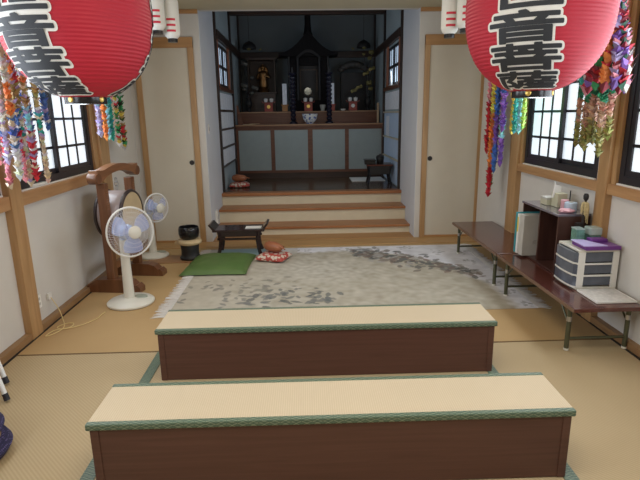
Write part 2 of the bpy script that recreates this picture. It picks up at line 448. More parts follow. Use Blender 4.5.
# sliding doors either side of the opening
def fusuma(n, x0, x1, handle_x):
    bm = NB(); box(bm, x0, x1, YF-.022, YF-.004, .035, 2.40)
    d = struct('door_%d' % n, bm, M['fusuma'])
    b2 = NB(); lathe(b2, [(.030, 0), (.030, .006), (.022, .010), (.0, .008)], 20, Matrix.Translation((handle_x, YF-.022, 1.035)) @ Matrix.Rotation(PI/2, 4, 'X'))
    obj('door_handle', b2, M['matte_black'], d, True)
fusuma(1, -1.935, -1.365, -1.405); fusuma(2, 1.565, 2.205, 1.605)
for x0, x1, o0, o1 in ((-2.005, -1.935, -1.365, -1.295), (2.205, 2.262, 1.500, 1.565)):
    trim(M['post'], x0, x1, YF-.035, YF, 0, ZC)
    trim(M['post'], o0, o1, YF-.035, YF, 0, 2.50)
trim(M['post_x'], -1.935, -1.295, YF-.04, YF, 2.395, 2.515); trim(M['post_x'], 1.500, 2.205, YF-.04, YF, 2.395, 2.515)
trim(M['post_x'], -1.935, -1.365, YF-.035, YF, 0, .035); trim(M['post_x'], 1.565, 2.205, YF-.035, YF, 0, .035)
trim(M['post_x'], XL, OL-.005, YF-.03, YF, ZC-.045, ZC); trim(M['post_x'], OR+.005, XR, YF-.03, YF, ZC-.045, ZC)
# board on the floor in front of the steps
trim(M['board_x'], XL+.05, XR-.05, 6.18, YF-.04, 0, .012)

# steps
sbox('trim_60', M['riser'], OL, OR, 6.80, 7.12, 0, .095)
trim(M['nosing'], OL, OR, 6.765, 7.15, .095, .128, bev=.006)
sbox('trim_61', M['riser'], OL, OR, 7.13, 7.46, .128, .285)
trim(M['nosing'], OL, OR, 7.095, 7.47, .285, .318, bev=.006)
sbox('trim_62', M['riser'], OL, OR, 7.46, 7.56, .318, .455)
trim(M['nosing'], OL, OR, 7.425, 7.60, .452, .497, bev=.006)
sbox('floor_3', M['platform'], OL-.05, OR+.05, 7.58, YS, .42, .496, label='dark polished boards of the raised platform')
# board under the opening
trim(M['post_x'], OL, OR, YF-.01, 6.80, 0, .012)

# reveal walls (white) and shrine walls (light and shade painted into the plaster colour)
sbox('wall_reveal_left', M['reveal'], OL-.12, OL, YF+.0005, 7.58, 0, 3.4)
sbox('wall_reveal_right', M['reveal'], OR, OR+.12, YF+.0005, 7.58, 0, 3.4)
def shrine_wall(name, x0, x1):
    bm = NB()
    wy0, wy1, wz0, wz1 = 7.78, 8.75, 2.02, 2.62
    box(bm, x0, x1, 7.58, wy0, .42, 4); box(bm, x0, x1, wy1, YS+.1, .42, 4)
    box(bm, x0, x1, wy0, wy1, .42, wz0); box(bm, x0, x1, wy0, wy1, wz1, 4)
    struct(name, bm, M['plaster_lit'])
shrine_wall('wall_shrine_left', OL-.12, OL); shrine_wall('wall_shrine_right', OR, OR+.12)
sbox('wall_shrine_back', M['plaster_shaded'], OL-.12, OR+.12, YS, YS+.1, .42, 4)
bm = NB(); box(bm, OL-.12, OR+.12, YF+.1, YS+.1, 3.95, 4.05); o = struct('ceiling_2', bm, M['darkwood'])
for s, xs in ((1, OL), (-1, OR)):
    a = lambda d0, d1: (min(xs+s*d0, xs+s*d1), max(xs+s*d0, xs+s*d1))
    trim(M['darkpost'], *a(-.01, .03), 7.56, 7.63, .497, 3.95)
    trim(M['darkpost'], *a(-.01, .03), 9.10, 9.20, .497, 3.95)
    trim(M['darkpost'], *a(-.01, .03), 10.35, 10.45, .497, 3.95)
    trim(M['darkwood'], *a(-.01, .045), 7.63, 10.40, 2.655, 2.775)
    trim(M['redwood_z'], *a(-.10, .022), 8.75, 8.90, 1.97, 2.655)
    trim(M['redwood_z'], *a(-.10, .022), 7.63, 7.78, 1.97, 2.655)
    trim(M['redwood'], *a(-.10, .04), 7.63, 9.1, 1.965, 2.02)
    # small window
    bm = NB()
    X = a(-.03, .004)
    for z in (2.02, 2.29, 2.575): box(bm, X[0], X[1], 7.80, 8.75, z, z+.045)
    for y in (7.78, 8.24, 8.71): box(bm, X[0], X[1], y, y+.04, 2.02, 2.62)
    for y in (7.95, 8.10, 8.40, 8.56): box(bm, X[0]+.01, X[1]-.01, y, y+.014, 2.02, 2.62)
    w = struct('window_%d' % n, bm, M['window_frame']); n += 1
    bm = NB(); Xp = a(-.024, -.016); box(bm, Xp[0], Xp[1], 7.78, 8.75, 2.02, 2.62); struct('window_pane', bm, M['pane_small'], parent=w)
trim(M['darkwood'], OL, OR, 10.38, 10.45, 2.66, 2.775)
trim(M['darkwood'], OL, OR, 9.10, 9.22, 3.22, 3.40)

# ------------------------------------------------------------------ benches
def make_bench(loc, label, rz):
    t = thing('tatami_bench', label, 'bench', loc, rz, 'tatami topped benches')
    L_, W_, H_ = 2.10, .345, .336
    bm = NB(); box(bm, -L_/2+.012, L_/2-.012, .012, .034, 0, H_-.03, .002); obj('front_panel', bm, M['bench_wood'], t)
    bm = NB(); box(bm, -L_/2+.012, L_/2-.012, W_-.034, W_-.012, 0, H_-.03, .002); obj('rear_panel', bm, M['bench_wood'], t)
    for s in (-1, 1):
        x = s*(L_/2-.012); bm = NB(); box(bm, min(x, x-s*.022)+ (0), max(x, x-s*.022), .034, W_-.034, 0, H_-.03, .002); obj('side_panel', bm, M['bench_wood'], t)
        bm = NB(); xs = s*(L_/2-.03); box(bm, xs-.018, xs+.018, .0085, .0125, 0, H_-.032, .001); obj('end_stile', bm, M['bench_wood'], t)
    bm = NB(); box(bm, -L_/2, L_/2, .028, W_-.028, H_-.03, H_, .003); top = obj('tatami_top', bm, M['tatami_top'], t)
    for y0, y1 in ((0, .03), (W_-.03, W_)):
        bm = NB(); box(bm, -L_/2-.003, L_/2+.003, y0, y1, H_-.028, H_+.002, .006); obj('edging', bm, M['heri'], top)
    return t
make_bench((0.122, 2.895, 0.0035), 'dark brown bench with tatami top, the farther one beside the rug edge', -.004)
make_bench((0.102, 1.925, 0.004), 'dark brown bench with tatami top, the nearest one at bottom of the photo', -.004)

# ------------------------------------------------------------------ rug
def make_rug():
    x0, x1, y0, y1 = -1.16, 1.93, 3.93, 6.08
    nx, ny = 340, 236
    rnd = random.Random(3)
    import mathutils.noise as mn
    def lerp(a, b, t): return tuple(p+(q-p)*t for p, q in zip(a, b))
    base1, base2 = (.33,.29,.22), (.54,.505,.43)
    pale1, pale2 = (.56,.56,.61), (.82,.82,.87)
    leaf_dark, leaf_mid = (.085,.095,.095), (.17,.17,.16)
    leaves = []   # (cx, cy, angle, length, width, col)
    def cluster(cx, cy, sx, sy, n_, lmin, lmax, cols):
        for i in range(n_):
            a = rnd.gauss(0, 1); b = rnd.gauss(0, 1)
            leaves.append((cx+a*sx, cy+b*sy, rnd.uniform(0, 6.28), rnd.uniform(lmin, lmax), rnd.uniform(.38, .55), rnd.choice(cols)))
    dk = [leaf_dark, (.12,.13,.13), leaf_mid]
    cluster(-.16, 4.34, .19, .12, 44, .06, .13, dk)
    cluster(-.58, 4.27, .20, .10, 22, .06, .11, [(.22,.21,.19), (.17,.17,.165)])
    cluster(-.74, 4.62, .20, .14, 26, .06, .12, [(.25,.235,.20), (.20,.19,.17)])
    cluster(-.35, 4.62, .20, .12, 20, .06, .11, [(.25,.24,.20), (.20,.19,.17)])
    cluster(.15, 4.28, .06, .07, 8, .07, .12, dk)
    for i in range(300):
        t = rnd.random()
        ax = .62 + 1.16*t; ay = 5.74 - .86*t**1.7
        w = .13*math.sin(PI*min(1, t*.95+.08))+.04
        leaves.append((ax-abs(rnd.gauss(0, 1))*w*.6+rnd.gauss(0,.03), ay+rnd.gauss(0, 1)*w, rnd.uniform(0, 6.28), rnd.uniform(.07, .14), rnd.uniform(.4, .6), rnd.choice(dk+[(.20,.13,.11), (.15,.12,.10), (.24,.20,.17), (.40,.38,.36)])))
    # small pale flowers in the border
    for (fx, fy) in ((1.86,4.35),(1.80,4.62),(1.87,4.05),(1.78,5.35),(1.55,5.75),(1.2,5.95),(.5,5.97),(1.85,5.7),(.0,5.95)):
        for i in range(10): leaves.append((fx+rnd.gauss(0,.05), fy+rnd.gauss(0,.05), rnd.uniform(0, 6.28), rnd.uniform(.04,.07), .5, rnd.choice([(.36,.36,.38), (.42,.41,.41), (.30,.31,.30)])))
    bm = NB(); lay = bm.verts.layers.float_color.new('Col')
    grid = []
    for j in range(ny+1):
        row = []
        for i in range(nx+1):
            x = x0+(x1-x0)*i/nx; y = y0+(y1-y0)*j/ny
            nz = mn.noise(Vector((x*3, y*3, 0)))*.5+.5; nf = mn.noise(Vector((x*16, y*16, 3)))*.5+.5; ns = mn.noise(Vector((x*7, y*7, 9)))*.5+.5
            # boundary between the grey-tan field and the pale border
            d1 = (x-.10)/1.66; d2 = (y-3.9)/1.98
            e = math.sqrt(max(0, d1)**2.6 + max(0, d2)**2.6) - 1 + (nz-.5)*.10 + (nf-.5)*.05
            f = max(0, min(1, .5+e*14)) if x > -.1 else max(0, min(1, .5+(d2-1+(nz-.5)*.1)*14))*.6
            c = lerp(base1, base2, min(1, max(0, ns*.8+.3*nf-.1)))
            if x < -.3: c = lerp(c, (.52,.47,.385), min(1, (-.3-x)/.7)*.7)
            # paler cloudy patch in the middle
            q = math.exp(-((x-.1)/.55)**2-((y-5.2)/.45)**2)
            c = lerp(c, (.60,.58,.53), q*.8*nf)
            c = lerp(c, lerp(pale1, pale2, ns), f)
            g = .9+.2*nf
            row.append([Vector((x, y, .0065)), tuple(v*g for v in c)])
        grid.append(row)
    for cx, cy, an, ln, wd, col in leaves:
        ca, sa = math.cos(an), math.sin(an)
        i0 = int((cx-ln-x0)/(x1-x0)*nx); i1 = int((cx+ln-x0)/(x1-x0)*nx)+1
        j0 = int((cy-ln-y0)/(y1-y0)*ny); j1 = int((cy+ln-y0)/(y1-y0)*ny)+1
        for j in range(max(0, j0), min(ny, j1)+1):
            for i in range(max(0, i0), min(nx, i1)+1):
                p = grid[j][i][0]; dx, dy = p.x-cx, p.y-cy
                u = dx*ca+dy*sa; v = -dx*sa+dy*ca
                h = ln*.5
                if abs(u) < h and abs(v) < wd*h*(1-(u/h)**2):
                    grid[j][i][1] = tuple(a_*.27+b_*.73 for a_, b_ in zip(grid[j][i][1], col))
    vs = []
    for row in grid:
        rv = []
        for p, c in row:
            v = bm.verts.new(p); v[lay] = c+(1,); rv.append(v)
        vs.append(rv)
    for j in range(ny):
        for i in range(nx): bm.faces.new((vs[j][i], vs[j][i+1], vs[j+1][i+1], vs[j+1][i]))
    # skirt
    edge = [vs[0][i] for i in range(nx+1)] + [vs[j][nx] for j in range(1, ny+1)] + [vs[ny][i] for i in range(nx-1, -1, -1)] + [vs[j][0] for j in range(ny-1, 0, -1)]
    low = []
    for v in edge:
        w = bm.verts.new((v.co.x, v.co.y, .0032)); w[lay] = tuple(c*.8 for c in v[lay][:3])+(1,); low.append(w)
    for i in range(len(edge)):
        k = (i+1) % len(edge); bm.faces.new((edge[i], low[i], low[k], edge[k]))
    o = obj('floral_rug', bm, M['rug'])
    tag(o, 'large pale grey fringed rug with dark leaf sprays before the steps', 'rug')
    for xs, s in ((x0, -1), (x1, 1)):
        b = NB()
        y = y0+.005
        while y < y1:
            ln = rnd.uniform(.085, .125); dy = rnd.uniform(-.03, .02)
            pts = [(xs-s*.004, y, .0075), (xs+s*ln*.35, y+dy*.2, .0095), (xs+s*ln*.7, y+dy*.7, .0085), (xs+s*ln, y+dy, .007)]
            tube(b, pts, .004, 5, rads=[.0035, .0045, .004, .002])
            y += rnd.uniform(.010, .018)
        obj('fringe', b, M['fringe'], o)
make_rug()

# ------------------------------------------------------------------ folding low tables
def make_table(loc, label, length):
    t = thing('folding_table', label, 'table', loc, 0, 'low folding tables along the right wall')
    h = .34
    bm = NB(); box(bm, 0, .475, 0, length, h-.028, h, .004); top = obj('tabletop', bm, M['table_top'], t)
    bm = NB()
    box(bm, -.004, .001, 0, length, h-.026, h-.003); obj('edge_band', bm, M['table_edge'], top)
    for y, s in ((.11, 1), (length-.16, -1)):
        for x in (.035, .44):
            bm = NB(); tube(bm, [(x, y, .012), (x, y, h-.028)], .016, 10); lg = obj('leg', bm, M['olive_metal'], t, True)
            bm = NB(); tube(bm, [(x, y, 0), (x, y, .014)], .018, 10); obj('foot_cap', bm, M['cream_plastic'], lg, True)
            bm = NB(); tube(bm, [(x, y, h*.62), (x, y, h*.72)], .0172, 10); obj('sleeve', bm, M['steel'], lg, True)
            bm = NB()
            tube(bm, [(x, y, h*.55), (x, y+s*.14, h-.026)], .007, 6); obj('brace', bm, M['olive_metal'], t, True)
        bm = NB(); tube(bm, [(.035, y, .085), (.44, y, .085)], .010, 8); obj('crossbar', bm, M['olive_metal'], t, True)
    bm = NB()
    for x in (.06, .415): box(bm, x-.01, x+.01, .06, length-.06, h-.05, h-.029)
    obj('under_rail', bm, M['olive_metal'], t)
    return t
make_table((1.735, 3.05, 0.0068), 'low red-brown folding table nearest the camera, holding drawers and open case', 1.345)
make_table((1.735, 4.41, 0.0068), 'bare low red-brown folding table at the far end by the sliding door', 1.41)

ZT = .3478   # table top height
# open case
t = thing('open_case', 'dark brown open-front case standing on the low table by right wall', 'cabinet', (1.955, 3.79, ZT+.002))
W_, L_, H_ = .25, .65, .475
bm = NB(); box(bm, -.01, W_, -.006, L_+.006, H_-.018, H_, .002); obj('case_top', bm, M['case_top'], t)
for y in (0, L_-.016): bm = NB(); box(bm, 0, W_, y, y+.016, 0, H_-.018); obj('side_panel', bm, M['case_wood'], t)
bm = NB(); box(bm, .004, W_-.01, .315, .331, .014, H_-.018); obj('divider', bm, M['case_wood'], t)
bm = NB(); box(bm, W_-.01, W_-.002, .016, L_-.016, 0, H_-.018); obj('back_panel', bm, M['case_wood'], t)
bm = NB(); box(bm, 0, W_-.01, .016, L_-.016, 0, .014); obj('base_panel', bm, M['case_wood'], t)

# files in the case
def file(name, label, y0, y1, x0, x1, z1, mat, spine=None, ring=False):
    t = thing(name, label, 'file', (0, 0, ZT+.017))
    bm = NB(); box(bm, x0, x1, y0, y1, 0, z1, .003); c = obj('cover', bm, mat, t)
    if spine:
        bm = NB(); box(bm, x0-.0015, x0+.0005, y0+.006, y1-.006, z1*.55, z1*.92); obj('spine_label', bm, spine, t)
    if ring:
        bm = NB()
        tube(bm, [((x0+x1)/2+.022*math.cos(a), y0-.001, z1*.33+.018*max(-.35, math.sin(a))) for a in [2*PI*k/16 for k in range(16)]], .0022, 6, True); obj('finger_ring', bm, M['steel'], t)
    return t
file('document_file', 'thin teal file at the far end of the open case', 4.392, 4.415, 1.884, 2.12, .365, M['teal'])
file('document_file', 'narrow file with yellow and white spine in the open case', 4.352, 4.388, 1.890, 2.12, .355, M['white_paper'], M['yellow'])
file('box_file', 'broad pale grey box file with a finger ring standing in open case', 4.262, 4.348, 1.895, 2.12, .362, M['greycard'], None, True)

# things on top of the case
zc = ZT+.002+H_+.0015
t = thing('carton', 'small pale olive carton lying on top of the dark open case', 'box', (2.095, 4.24, zc))
bm = NB(); box(bm, -.06, .035, -.07, .05, 0, .062, .003); obj('carton_body', bm, M['card_olive'], t)
bm = NB(); box(bm, -.062, .037, -.072, .052, .048, .066, .002); obj('lid', bm, M['greycard'], t)
t = thing('paper_holder', 'pale box with folded white papers standing upright on the case', 'box', (2.12, 4.12, zc))
bm = NB(); box(bm, -.05, .03, -.06, .05, 0, .115, .003); obj('holder_body', bm, M['card_olive'], t)
bm = NB()
prism(bm, [(-.05, 0), (.045, 0), (.03, .09), (-.035, .11)], -.004, .004, Matrix.Translation((-.022, 0.01, .075)) @ Matrix.Rotation(.25, 4, 'Z') @ Matrix.Rotation(PI/2, 4, 'X')); obj('folded_paper', bm, M['white_paper'], t)
bm = NB(); tube(bm, [(-.02, .03, .05), (-.035, .045, .205)], .004, 6); obj('white_stick', bm, M['white_plastic'], t)
o = NB(); tube(o, [(2.138, 4.0, zc), (2.138, 4.0, zc+.15)], .005, 8); tag(obj('pen', o, M['matte_black'], None, True), 'thin dark pen standing beside the paper box on the case', 'pen')
t = thing('paper_roll', 'pink paper roll standing on the case beside the pale blue one', 'roll', (2.105, 4.008, zc))
bm = NB(); lathe(bm, [(.012, 0), (.030, 0), (.032, .004), (.032, .072), (.028, .075), (.012, .075)], 20); obj('roll', bm, M['pink'], t, True)
t = thing('tape_roll', 'pale blue tape roll standing on the case beside the pink roll', 'roll', (2.105, 3.915, zc))
bm = NB(); lathe(bm, [(.016, 0), (.044, 0), (.046, .004), (.046, .066), (.042, .070), (.016, .070)], 24); obj('roll', bm, M['paleblue'], t, True)
bm = NB(); lathe(bm, [(.010, .06), (.018, .06), (.018, .073), (.010, .073)], 16); obj('core', bm, M['greycard'], t, True)
# crumpled pink cloth
bm = NB(); rn = random.Random(5)
bmesh.ops.create_icosphere(bm, subdivisions=3, radius=1)
import mathutils.noise as mnoise
for v in bm.verts:
    k = 1+.35*mnoise.noise(v.co*2.4); v.co = Vector((v.co.x*.055*k, v.co.y*.05*k, max(0, (v.co.z*.4+.35))*.04*k))
tag(obj('pink_cloth', bm, M['pink'], None, True, (2.05, 3.86, zc)), 'crumpled pink cloth at the near corner of the case top', 'cloth')

# whisk in holder
t = thing('hair_whisk', 'dark whisk with cream hair tuft leaning behind the drawer unit', 'whisk', (2.115, 3.735, ZT))
bm = NB(); tube(bm, [(.0, .0, .10), (.0, .0, .50), (.006, 0, .60)], .010, 8, rads=[.012, .010, .008]); obj('handle', bm, M['darkcloth'], t, True)
bm = NB(); lathe(bm, [(0, .648), (.014, .644), (.020, .625), (.018, .605), (.010, .59), (0, .588)], 14, Matrix.Translation((.004, 0, 0))); obj('knob', bm, M['matte_black'], t, True)
bm = NB(); rn = random.Random(2)
for i in range(60):
    a = rn.uniform(0, 2*PI); r = rn.uniform(.012, .030); l = rn.choice((rn.uniform(.06, .10), rn.uniform(.06, .11), rn.uniform(.08, .19)*(1 if math.cos(a) > .2 else .6)))
    tube(bm, [(.004, 0, .585), (.004+r*.8*math.cos(a), r*.8*math.sin(a), .57), (.004+r*math.cos(a), r*math.sin(a), .53), (.004+r*.9*math.cos(a), r*.9*math.sin(a), .585-l)], .003, 4)
obj('hair_tuft', bm, M['hair'], t)
bm = NB(); prism(bm, [(-.055, 0), (.05, 0), (.045, .25), (.02, .42), (-.015, .42), (-.03, .25)], -.02, .02, Matrix.Translation((-.035, .0, .001)) @ Matrix.Rotation(PI/2, 4, 'X')); obj('holder', bm, M['darkcloth'], t)

# drawer unit: drawers face the room (-x), window panels on the near side
t = thing('drawer_unit', 'white three-drawer plastic unit with smoky fronts on the low table', 'drawers', (1.915, 3.405, ZT+.002))
w, l, h = .305, .295, .292
bm = NB()
box(bm, .012, w, 0, l, 0, .014, .002); obj('base_panel', bm, M['cream_plastic'], t)
bm = NB(); box(bm, .012, w, 0, l, h-.016, h, .003); obj('top_panel', bm, M['cream_plastic'], t)
for x0, x1 in ((.012, .062), (w-.04, w)):
    for y0, y1 in ((0, .012), (l-.012, l)):
        bm = NB(); box(bm, x0, x1, y0, y1, .014, h-.016); obj('corner_post', bm, M['white_plastic'], t)
for k in range(1, 3):
    z = .014+k*.0873
    for y0 in (.001, l-.011): bm = NB(); box(bm, .062, w-.04, y0, y0+.010, z-.006, z+.006); obj('shelf_rail', bm, M['white_plastic'], t)
for k in range(3):
    z0 = .017+k*.0873; z1 = z0+.080
    bm = NB()
    prof = [(.012, 0), (-.010, .03), (-.018, l/2), (-.010, l-.03), (.012, l), (w-.012, l-.014), (w-.012, .014), (.064, .014), (.064, .002)]
    prof = [(.012, .0), (-.008, .02), (-.016, l*.3), (-.018, l/2), (-.016, l*.7), (-.008, l-.02), (.012, l-.0), (.02, l-.013), (w-.012, l-.014), (w-.012, .0135), (.02, .0135)]
    prism(bm, prof, z0+.010, z1); d = obj('drawer', bm, M['smoke'], t)
    bm = NB(); prism(bm, [(x-.004 if x < .013 else x, y) for x, y in prof[:7]], z0-.002, z0+.0095); obj('drawer_lip', bm, M['white_plastic'], d)
# tray and boxes on top
t = thing('plastic_tray', 'purple and lilac plastic tray lying on top of the drawer unit', 'tray', (1.965, 3.385, ZT+.002+.2935))
bm = NB(); box(bm, 0, .25, 0, .20, 0, .028, .004); obj('tray_base', bm, M['purple'], t)
bm = NB(); prism(bm, [(-.018, .004), (.15, .002), (.075, .19), (-.01, .20)], .0295, .036); obj('lilac_lid', bm, M['lilac'], t)
bm = NB(); box(bm, .10, .22, .12, .19, .029, .052, .003); obj('raised_block', bm, M['purple'], t)
zz = ZT+.2955+.03
t = thing('green_box', 'green translucent box behind the purple tray on the drawer unit', 'box', (2.00, 3.595, ZT+.2965))
bm = NB(); box(bm, 0, .06, 0, .08, 0, .10, .003); obj('box_body', bm, M['greenbox'], t)
bm = NB(); box(bm, -.003, .063, -.003, .083, .100, .110, .003); obj('box_lid', bm, M['clearbox'], t)
t = thing('clear_box', 'pale clear plastic box with green contents behind tray, against right wall', 'box', (2.10, 3.590, ZT+.2965))
bm = NB(); box(bm, 0, .085, 0, .09, 0, .055, .003); obj('box_body', bm, M['greenbox'], t)
bm = NB(); box(bm, -.003, .09, -.003, .093, .056, .115, .01); obj('box_lid', bm, M['clearbox'], t)
# papers at near end of table
bm = NB(); box(bm, 0, .275, 0, .255, 0, .012, .0)
for v in bm.verts: v.co.x += .0
t = tag(obj('paper_stack', bm, M['white_paper'], None, False, (1.925, 3.125, ZT+.002)), 'stack of white papers at the near end of the low table', 'papers')
bm = NB(); box(bm, .006, .26, .008, .25, .0125, .0135); obj('top_sheet', bm, plain('printed_sheet', (.62, .60, .57), .8, vary=.12, scale=40), t)

# ------------------------------------------------------------------ electric fans
def make_fan(loc, rz, tilt, label, scale, R, hub_h, base_r):
    t = thing('electric_fan', label, 'fan', loc, rz, 'white electric fans by the left wall'); t.scale = (scale,)*3
    bm = NB(); lathe(bm, [(base_r*.96, 0), (base_r, .008), (base_r, .02), (base_r*.93, .032), (base_r*.5, .045), (.05, .052), (0, .053)], 40); b = obj('base', bm, M['cream_plastic'], t, True)
    bm = NB(); lathe(bm, [(.055, 0), (.052, .008), (0, .010)], 24, Matrix.Translation((.085, -.03, .0435)) @ Matrix.Rotation(.12, 4, 'Y')); obj('control_panel', bm, M['gray_plastic'], b, True)
    bm = NB(); tube(bm, [(0, .02, .04), (0, .02, hub_h-.08)], .04, 16, rads=[.046, .034]); obj('pole', bm, M['cream_plastic'], t, True)
    hd = Matrix.Translation((0.01, -.10, hub_h)) @ Matrix.Rotation(tilt, 4, 'X') @ Matrix.Rotation(PI/2, 4, 'X')   # local +z = forward (-y)
    bm = NB(); lathe(bm, [(0, -.16), (.04, -.155), (.062, -.13), (.066, -.06), (.058, -.02), (.02, -.015), (0, -.015)], 24, hd); obj('motor_housing', bm, M['fan_blue'], t, True)
    bm = NB(); tube(bm, [(0, .02, hub_h-.10), (0, .03, hub_h-.01)], .028, 12); obj('neck', bm, M['fan_blue'], t, True)
    # blades
    for k in range(3):
        bm = NB(); a0 = k*2*PI/3+.5
        n1, n2 = 8, 8; vs = []
        for i in range(n1+1):
            rr = .03+(R*.86-.03)*i/n1; wd = .35+.55*math.sin(PI*min(1, .25+.62*i/n1))
            vs.append([bm.verts.new(hd @ Vector((rr*math.cos(a0+wd*(j/n2-.5)*1.5), rr*math.sin(a0+wd*(j/n2-.5)*1.5), .015+.035*(j/n2-.5)))) for j in range(n2+1)])
        for i in range(n1):
            for j in range(n2): bm.faces.new((vs[i][j], vs[i+1][j], vs[i+1][j+1], vs[i][j+1]))
        obj('blade', bm, M['fan_blade'], t, True)
    bm = NB(); lathe(bm, [(.03, -.01), (.035, .02), (.03, .035), (0, .04)], 20, hd); obj('blade_hub', bm, M['fan_blue'], t, True)
    # guards: rings and radial wires
    def guard(name, sgn, depth):
        bm = NB()
        pr = lambda q: (q*R, .012*sgn + sgn*depth*(1-q**2.5))
        for q in (.45, .62, .80):
            rr, zz_ = pr(q); tube(bm, [hd @ Vector((rr*math.cos(2*PI*k/40), rr*math.sin(2*PI*k/40), zz_)) for k in range(40)], .0010, 5, True)
        for k in range(54):
            a = 2*PI*k/54
            tube(bm, [hd @ Vector((pr(q)[0]*math.cos(a+(1-q)*.5), pr(q)[0]*math.sin(a+(1-q)*.5), pr(q)[1])) for q in (.25, .45, .62, .80, .93, 1.0)], .0009, 4)
        return obj(name, bm, M['grille'], t, True)
    guard('front_guard', 1, .065); guard('rear_guard', -1, .06)
    bm = NB(); tube(bm, [hd @ Vector((R*math.cos(2*PI*k/48), R*math.sin(2*PI*k/48), 0)) for k in range(48)], .0085, 8, True); obj('guard_rim', bm, M['white_plastic'], t, True)
    bm = NB(); lathe(bm, [(.055, .068), (.055, .078), (.045, .086), (0, .088)], 24, hd); obj('guard_cap', bm, M['cream_plastic'], t, True)
    return t
make_fan((-1.555, 4.30, 0.005), .82, -.10, 'large white pedestal fan standing in front of the drum stand', 1.0, .208, .655, .20)
make_fan((-1.78, 5.84, 0.005), .95, -.02, 'smaller white fan behind the drum stand near the sliding door', .98, .165, .60, .17)

# ------------------------------------------------------------------ hanging drum on its stand
A = math.radians(-8)
t = thing('drum_stand', 'reddish wooden drum stand with curled crossbeam beside the left wall', 'stand', (-1.79, 4.90, 0.004), A)
for s in (-1, 1):
    y = s*.26
    bm = NB()
    prism(bm, [(-.235, 0), (.285, 0), (.285, .045), (.255, .075), (.235, .07), (.20, .105), (.14, .125), (-.13, .125), (-.19, .09), (-.235, .06)], y-.055, y+.055, Matrix(((1,0,0,0),(0,0,1,0),(0,1,0,0),(0,0,0,1))))
    obj('foot', bm, M['gongwood'], t)
    bm = NB(); box(bm, -.04, .04, y-.035, y+.035, .122, 1.02, .006); obj('post', bm, M['gongwood'], t)
    bm = NB()
    for k in range(9): box(bm, .028, .0425, y-.022, y+.022, .78+k*.022, .793+k*.022, .003)
    obj('carving', bm, M['gongwood_y'], t)
bm = NB(); box(bm, -.02, .02, -.225, .225, .20, .27, .004); obj('stretcher', bm, M['gongwood_y'], t)
bm = NB()
up, dn = [], []
for i in range(25):
    u = -1+2*i/24; y = u*.385
    zc_ = 1.07+.085*(1-u*u) - .01
    if abs(u) > .8: zc_ += .035*(abs(u)-.8)/.2
    hh = .036 if abs(u) < .62 else .036+.022*min(1, (abs(u)-.62)/.25)
    up.append((y, zc_+hh*.9)); dn.append((y, zc_-hh-.0*(1-u*u)))
prism(bm, up+dn[::-1], -.042, .042, Matrix(((0,0,1,0),(1,0,0,0),(0,1,0,0),(0,0,0,1))))
bmesh.ops.bevel(bm, geom=[e for e in bm.edges if len(e.link_faces) == 2 and e.calc_face_angle(0) > 1.2], offset=.006, segments=2, affect='EDGES')
obj('crossbeam', bm, M['gongwood_y'], t)
for s in (-1, 1):
    bm = NB(); lathe(bm, [(0, -.046), (.045, -.046), (.05, -.04), (.05, .04), (.045, .046), (0, .046)], 20, Matrix.Translation((0, s*.375, 1.075)) @ Matrix.Rotation(PI/2, 4, 'Y')); obj('beam_scroll', bm, M['gongwood'], t, True)
t = thing('hanging_drum', 'round barrel drum with tan skins hanging in the wooden stand', 'drum', (-1.79, 4.90, .70), A)
RY = Matrix.Rotation(PI/2, 4, 'Y')
R = .222
bm = NB(); lathe(bm, [(R-.012, -.13), (R-.002, -.09), (R+.002, -.045), (R+.003, 0), (R+.002, .045), (R-.002, .09), (R-.012, .13)], 48, RY, cap=False); obj('drum_shell', bm, M['drum_body'], t, True)
for s in (-1, 1):
    bm = NB(); lathe(bm, [(R-.006, s*.110), (R+.012, s*.114), (R+.014, s*.126), (R+.004, s*.138), (R-.012, s*.140), (R-.016, s*.128)], 48, RY, cap=False); obj('rim', bm, M['drum_rim'], t, True)
    bm = NB(); lathe(bm, [(0, s*.136), (R*.6, s*.137), (R-.010, s*.134)], 48, RY, cap=False); obj('drum_skin', bm, M['drum_skin'], t, True)
bm = NB()
tube(bm, [(0, .022*math.cos(a), .25+.022*math.sin(a)) for a in [2*PI*k/16 for k in range(16)]], .004, 6, True)
tube(bm, [(.018*math.cos(a), 0, .288+.022*math.sin(a)) for a in [2*PI*k/16 for k in range(16)]], .004, 6, True)
tube(bm, [(0, .018*math.cos(a), .325+.022*math.sin(a)) for a in [2*PI*k/16 for k in range(16)]], .004, 6, True)
obj('hanging_chain', bm, M['steel'], t, True)

# ------------------------------------------------------------------ singing bowl, cushion and its stand
bx, by = -1.325, 5.69
t = thing('bowl_stand', 'dark turned stand carrying the black singing bowl', 'stand', (bx, by, .016))
bm = NB(); lathe(bm, [(0, 0), (.115, 0), (.118, .02), (.105, .035), (.100, .05), (.098, .10), (.104, .15), (.10, .165), (0, .165)], 32); obj('drum_base', bm, M['matte_black'], t, True)
t = thing('ring_cushion', 'beige ring cushion under the black singing bowl', 'cushion', (bx, by, .1825))
bm = NB(); lathe(bm, [(.04, .01), (.10, 0), (.134, .015), (.140, .035), (.130, .055), (.10, .066), (.04, .062)], 32); obj('padded_ring', bm, M['beige_cloth'], t, True)
bm = NB(); box(bm, -.165, -.12, -.03, .02, .0, .035, .006); obj('corner_tuft', bm, M['beige_cloth'], t)
t = thing('singing_bowl', 'black singing bowl resting on a beige ring cushion by sliding door', 'bowl', (bx, by, .2502))
bm = NB(); lathe(bm, [(0, 0), (.08, 0), (.105, .02), (.115, .06), (.116, .10), (.109, .135), (.104, .14), (.100, .135), (.105, .09), (.095, .03), (0, .02)], 36); obj('bowl_body', bm, M['black'], t, True)
